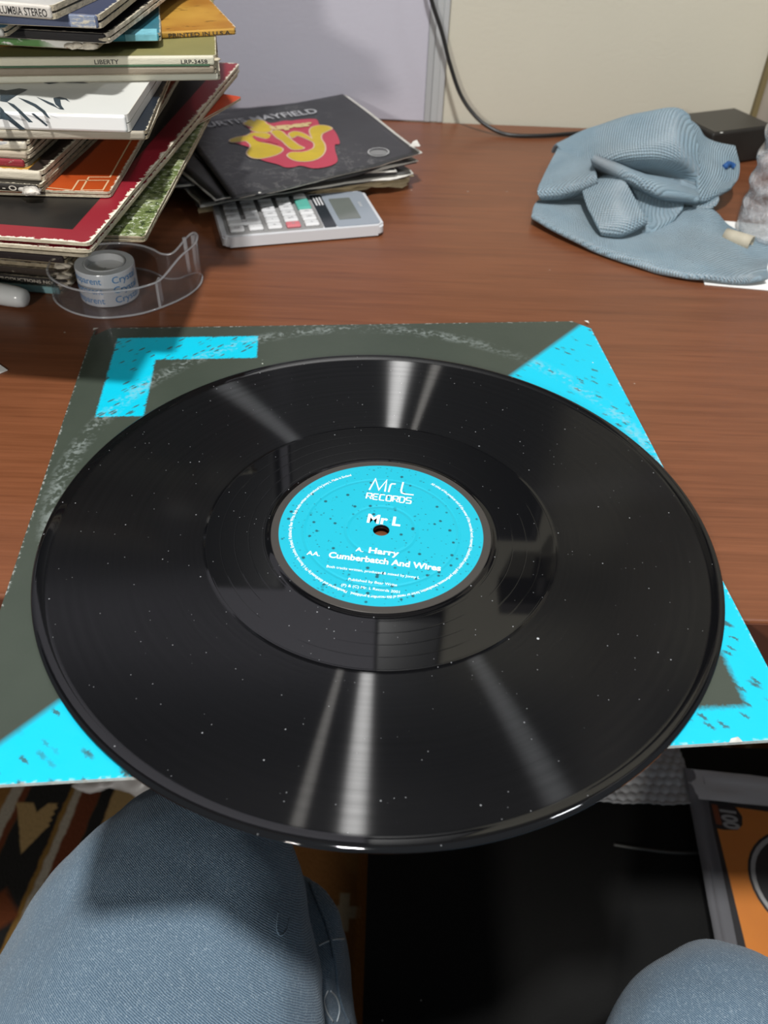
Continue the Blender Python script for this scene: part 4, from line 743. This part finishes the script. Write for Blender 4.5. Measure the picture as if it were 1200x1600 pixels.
# pack of outer sleeves
ba = math.degrees(math.atan2(BAG[2][1]-BAG[0][1], BAG[2][0]-BAG[0][0])); PX = Vector((math.cos(math.radians(ba)), math.sin(math.radians(ba)))); PY = Vector((-PX.y, PX.x))
bag = thing('sleeve_pack', 'clear plastic pack with an orange and black insert, lying on the black box', 'sleeve pack', (BAG[0][0], BAG[0][1], -.4962), ba)
S = .30
def wob(z, a): return lambda u, v: (u*S, -v*S, z+a*mnoise.noise(Vector((u*6, v*6, z*300))))
FILM = clear_plastic('clear_film', (.95, .95, .96), .05, .10, (.7, .7, .72))
o = mesh('film_stack', *grid(wob(.006, .0015), 20, 20), plain('milky_sleeves', (.15, .155, .165), .35, .5, 9, .35, .002, 14), bag, smooth=True); solid(o, .006, 1)
loc2 = lambda p: ((Vector(p)-Vector(BAG[0])).dot(PX), (Vector(p)-Vector(BAG[0])).dot(PY))
i0 = loc2(BAGIN[0]); i1 = loc2(BAGIN[1])
def ins(x0, x1, y0, y1, z): return [(x0, y0, z), (x1, y0, z), (x1, y1, z), (x0, y1, z)], [(0, 1, 2, 3)]
X0 = i0[0]-.006; Y0 = i0[1]+.005
sk = lambda x, y: (x+(-y)*.035, y-.04*x)
PB = plain('black_insert_print', (.012, .011, .012), .35); PO = plain('orange_insert_print', (.95, .30, .03), .35, .5, 12, .12); PWH = plain('silver_white_print', (.52, .52, .50), .4)
def ipoly(pts, z): return polyfill(pts, lambda x, y: (X0+sk(x, y)[0], Y0+sk(x, y)[1], z))
insr = mesh('printed_insert', *ipoly([(0, 0), (.26, 0), (.26, -.29), (0, -.29)], .0088), PB, bag)
mesh('orange_field', *ipoly([(.0075, -.0055), (.252, -.0055), (.252, -.284), (.0075, -.284)], .0090), PO, insr)
circ = lambda cx, cy, rx, ry, n=40: [(cx+rx*math.cos(2*math.pi*k/n), cy+ry*math.sin(2*math.pi*k/n)) for k in range(n)]
mesh('count_badge', *ipoly([(.0, 0), (.025, 0), (.032, -.007), (.035, -.015), (.033, -.024), (.027, -.030), (.014, -.032), (.0, -.031)], .0092), PB, insr)
V, F = text2d('100', 1, .045, 1.0); mesh('badge_lettering', [(X0+sk(.0150+y*.0205, -.0190-x*.0145)[0], Y0+sk(.0150+y*.0205, -.0190-x*.0145)[1], .0094) for x, y in V], F, PWH, insr)
mesh('badge_bar', *ipoly([(.0075, -.006), (.0130, -.006), (.0130, -.027), (.0075, -.027)], .0093), plain('dim_orange_print', (.30, .065, .012), .4), insr)
OC = (.092, -.078)
for rx, ry, m, z in ((.066, .058, PB, .0092), (.0635, .0555, PWH, .0093), (.0595, .0515, PB, .0094)): mesh('oval_emblem', *ipoly(circ(OC[0], OC[1], rx, ry), z), m, insr)
def stroke(nm, pts, wd, m, z): V, F = ribbon([(p.x, p.y) for p in catmull([(a, b, 0) for a, b in pts], 5)], wd); return mesh(nm, [(X0+sk(x, y)[0], Y0+sk(x, y)[1], z) for x, y in V], F, m, insr)
stroke('emblem_lettering', [(.082, -.050), (.070, -.047), (.058, -.052), (.054, -.064), (.060, -.078), (.072, -.086), (.086, -.084)], .0058, PWH, .0096)
stroke('emblem_lettering', [(.050, -.080), (.052, -.092), (.048, -.098), (.056, -.104), (.066, -.108), (.08, -.108)], .0040, PWH, .0096)
stroke('emblem_lettering', [(.064, -.090), (.059, -.093), (.062, -.098), (.069, -.097), (.068, -.103)], .0030, PWH, .0096)
stroke('emblem_lettering', [(.078, -.092), (.073, -.096), (.078, -.101), (.083, -.099)], .0030, PWH, .0096)
V, F = text2d('PREMIUM', 1, .03, 1.0, 'LEFT'); mesh('badge_lettering', [(X0+sk(.040+y*.0075, -.128-x*.0075)[0], Y0+sk(.040+y*.0075, -.128-x*.0075)[1], .0094) for x, y in V], F, plain('pale_orange_print', (.78, .50, .30), .4), insr)
o = mesh('film_cover', *grid(lambda u, v: (u*S-.003, -v*S*1.01+.002, .0118+.0022*mnoise.noise(Vector((u*7, v*4, 8)))+(.004 if u < .01 else 0)*-1), 24, 24), FILM, bag, smooth=True)
o = mesh('film_flap', *grid(lambda u, v: (-.004+u*S, .004-v*.033, .0150+.003*mnoise.noise(Vector((u*9, v*3, 2)))), 24, 6), clear_plastic('milky_film', (.7, .7, .72), .80, .2, (.88, .88, .90)), bag, smooth=True)
V, F = grid(lambda u, v: (-.006+.019*u, .003-v*S, .0145+.003*mnoise.noise(Vector((u*3, v*7, 5)))+.002*math.sin(u*6)), 8, 24); mesh('film_edge', V, F, clear_plastic('grey_film', (.6, .6, .62), .40, .15, (.36, .36, .38)), bag, smooth=True)
# bubble wrap
bwm = clear_plastic('bubble_film', (.80, .81, .82), .42, .06, (.88, .89, .90))
def bub(x, y):
    z = .030+.022*mnoise.noise(Vector((x*14, y*14, 1)))+.006*mnoise.noise(Vector((x*40, y*40, 4))); p = .0098; r = round(y/(p*.866)); xo = x-(p/2 if r % 2 else 0); q = round(xo/p)
    dx, dy = xo-q*p, y-r*p*.866; d = math.hypot(dx, dy)/(p*.44); return z+(.0030*math.sqrt(max(0, 1-d*d)) if d < 1 else 0)
V, F = grid(lambda u, v: (.155+u*.165, .141+v*.095, .240+bub(u*.165, v*.095)*.55), 130, 96)
wr = mesh('bubble_wrap', V, F, bwm, None, smooth=True, loc=(0, 0, -H)); solid(wr, .0006); tag(wr, 'clear crumpled bubble wrap on the back of the black box', 'bubble wrap')
# pale crumpled bag behind the left knee
V, F = grid(lambda u, v: (-.385+u*.20+.012*mnoise.noise(Vector((u*4, v*4, 3))), .262+v*.17+.03*abs(u-.6)*(1-v)+.008*mnoise.noise(Vector((u*5, v*5, 9))), max(.001, .010+.06*math.sin(math.pi*min(1, max(0, u)))*math.sin(math.pi*v*.9+.1)+.022*mnoise.noise(Vector((u*5, v*5, 1)))+.008*mnoise.noise(Vector((u*14, v*14, 2))))), 40, 36)
cb = mesh('crumpled_bag', V, F, plain('pale_grey_plastic', (.46, .44, .42), .35, .5, 12, .1), None, smooth=True, loc=(0, 0, -H)); solid(cb, .0012); tag(cb, 'pale grey crumpled plastic bag on the rug behind the left knee', 'bag')

# ------------------------------------------------------------------ the sitter: jeans over both legs
def denim():
    g = G('blue_denim'); x, y, z = g.sep(g.obj()); k = 2*math.pi/.0016
    tw = ((x+y*1.25+z*.9)*k+(g.noise(g.obj(), 260, 2)*5.0)).sin()*.5+.5; n = g.noise(g.obj(), 900, 4, .75); st = g.noise(g.comb(x*6.0, y*1.0, z*1.0), 170, 3, .6); big = g.noise(g.obj(), 7, 3)
    c = g.mix(tw*.62+n*.55-.18, (.050, .090, .145), (.235, .330, .405)); c = g.mix(n.gt(.60, .08)*.33, c, (.52, .60, .65)); c = g.mix((st-.55).clamp()*1.2, c, (.45, .55, .62)); c = g.mix((big-.35).clamp()*.9, c, g.mix(.5, c, (.25, .35, .43)))
    g.set('Base Color', c).set('Roughness', .92).set('Specular IOR Level', .1).set('Sheen Weight', .15); g.bump(tw*.7+n, .0006, .6); return g.m
DEN = denim()
per = thing('person', 'person in blue jeans seated at the desk, only the legs in view', 'person', (0, 0, -H))
def limb(bm, pts, n=28):
    P = catmull([p[:3] for p in pts], 8); R = catmull([(p[3], p[4], 0) for p in pts], 8); V = []; prev = None
    for i, p in enumerate(P):
        t = (P[min(len(P)-1, i+1)]-P[max(0, i-1)]).normalized(); a = t.cross(Vector((0, 0, 1)) if abs(t.z) < .93 else Vector((0, 1, 0))).normalized(); b = a.cross(t)
        if prev and a.dot(prev) < 0: a = -a; b = -b
        prev = a; V.append([bm.verts.new(p+a*math.cos(2*math.pi*k/n)*R[i].x+b*math.sin(2*math.pi*k/n)*R[i].y) for k in range(n)])
    for i in range(len(V)-1):
        for k in range(n): bm.faces.new((V[i][k], V[i][(k+1) % n], V[i+1][(k+1) % n], V[i+1][k]))
    bm.faces.new(V[0][::-1]); bm.faces.new(V[-1])
bm = bmesh.new()
L1 = [(-.110, -.62, .455, .095, .090), (-.112, -.45, .460, .096, .090), (-.112, -.30, .462, .094, .084), (-.124, -.18, .466, .108, .082), (-.118, -.09, .474, .092, .074), (-.109, -.035, .474, .070, .064), (-.104, -.005, .470, .046, .046), (-.102, .014, .466, .016, .020)]
R1 = [(.120, -.62, .455, .095, .090), (.150, -.46, .460, .096, .088), (.185, -.32, .462, .094, .082), (.200, -.215, .470, .096, .078), (.202, -.150, .474, .079, .068), (.205, -.108, .474, .054, .053), (.206, -.082, .472, .018, .022)]
for pts in (L1, R1): limb(bm, pts)
limb(bm, [(-.068, -.062, .43, .050, .058), (-.066, -.085, .36, .060, .070), (-.052, -.15, .26, .062, .068), (-.045, -.235, .12, .062, .064), (-.04, -.275, .045, .062, .064)])
limb(bm, [(.197, -.140, .445, .052, .056), (.200, -.165, .38, .060, .066), (.210, -.24, .26, .062, .066), (.205, -.33, .12, .060, .062), (.202, -.37, .045, .062, .062)])
limb(bm, [(-.03, -.70, .50, .10, .10), (.0, -.66, .47, .17, .12), (.03, -.60, .46, .17, .10)]); limb(bm, [(.0, -.68, .45, .16, .12), (0, -.69, .56, .165, .12), (0, -.70, .66, .15, .11)])
j = frombm('jeans', bm, DEN, per, smooth=True)
m = j.modifiers.new('skin', 'REMESH'); m.mode = 'VOXEL'; m.voxel_size = .0055; m.use_smooth_shade = True
m = j.modifiers.new('smooth', 'SMOOTH'); m.factor = .5; m.iterations = 4
tx = D.textures.new('wrinkle', 'CLOUDS'); tx.noise_scale = .055; m = j.modifiers.new('wrinkle', 'DISPLACE'); m.texture = tx; m.strength = .007; m.mid_level = .5
for sx, pts in ((-1, [(-.043, -.29, .022), (-.040, -.22, .02), (-.038, -.16, .018)]), (1, [(.20, -.385, .022), (.20, -.31, .02), (.20, -.245, .018)])):
    bm = bmesh.new(); (hx, hy, _), (mx, my, _), (tx_, ty, _) = pts
    limb(bm, [(hx, hy-.02, .034, .030, .030), (mx, my, .045, .043, .042), ((mx+tx_)/2, (my+ty)/2+.02, .036, .047, .032), (tx_, ty+.05, .026, .040, .022), (tx_, ty+.085, .022, .016, .012)], 20)
    o = frombm('shoe', bm, plain('dark_shoe', (.02, .018, .016), .6), per, smooth=True)
STC = plain('pale_stitch', (.42, .47, .50), .8)
seam('stitch_line', [(498, 1478), (510, 1472), (524, 1468), (537, 1467)], .0006, STC, j, per)
seam('side_seam', [(470, 1345), (492, 1400), (512, 1450), (522, 1500), (530, 1560), (545, 1600)], .0012, DEN, j, per)
seam('stitch_line', [(512, 1548), (506, 1562), (510, 1580), (520, 1596)], .0006, STC, j, per); seam('stitch_line', [(516, 1548), (526, 1560), (530, 1578), (526, 1596)], .0006, STC, j, per)
seam('fold_line', [(435, 1425), (432, 1450), (438, 1462), (448, 1452), (452, 1435)], .0005, DEN, j, per)

# ------------------------------------------------------------------ on the wall above the view (mirrored in the record)
DK = plain('dark_screen', (.010, .011, .012), .3); DKP = plain('dark_plastic', (.02, .02, .022), .5)
def screen(x0, x1, z0, z1, label):
    t = thing('monitor', label, 'monitor', ((x0+x1)/2, .560, z0)); w_ = (x1-x0)/2
    bm = bmesh.new(); add_box(bm, -w_, w_, 0, .030, 0, z1-z0, .004); frombm('housing', bm, DKP, t); bm = bmesh.new(); add_box(bm, -w_+.01, w_-.01, -.0008, .0002, .016, z1-z0-.01); frombm('screen', bm, DK, t); bm = bmesh.new(); add_box(bm, -.05, .05, .030, .0425, .08, .18, .002); frombm('wall_mount', bm, DKP, t)
screen(-.66, -.135, .27, .66, 'wide dark monitor hung on the wall above the record stack')
screen(-.120, .220, .27, .545, 'smaller dark monitor hung on the wall above the calculator')
sh = thing('wall_shelf', 'dark wooden wall shelf above the black box', 'shelf', (0, 0, 0))
SHW = plain('dark_shelf_wood', (.02, .012, .008), .5); box('board', .185, .3575, .555, .6065, .665, .690, SHW, sh, bev=.001); box('bracket', .335, .345, .565, .6065, .62, .6645, SHW, sh); box('bracket', .235, .245, .565, .6065, .62, .6645, SHW, sh)
sp = thing('loudspeaker', 'narrow black loudspeaker fixed to the wall above the smaller monitor', 'speaker', (.045, .575, .6905))
box('cabinet', -.045, .055, -.030, .026, 0, .245, DKP, sp, bev=.004); box('grille', -.040, .050, -.0308, -.0301, .01, .235, DK, sp)
cabt = thing('wall_cabinet', 'dark wooden wall cabinet above the desk', 'cabinet', (0, 0, 0))
box('carcass', -1.2, 1.0, .48, .6025, 1.02, 1.70, SHW, cabt, bev=.002)
for x0 in (-1.2, -.65, -.10, .45): d_ = box('door', x0+.003, x0+.547, .460, .4795, 1.023, 1.695, SHW, cabt, bev=.002); box('handle', x0+.49, x0+.50, .442, .4595, 1.06, 1.18, DKP, d_, bev=.002)
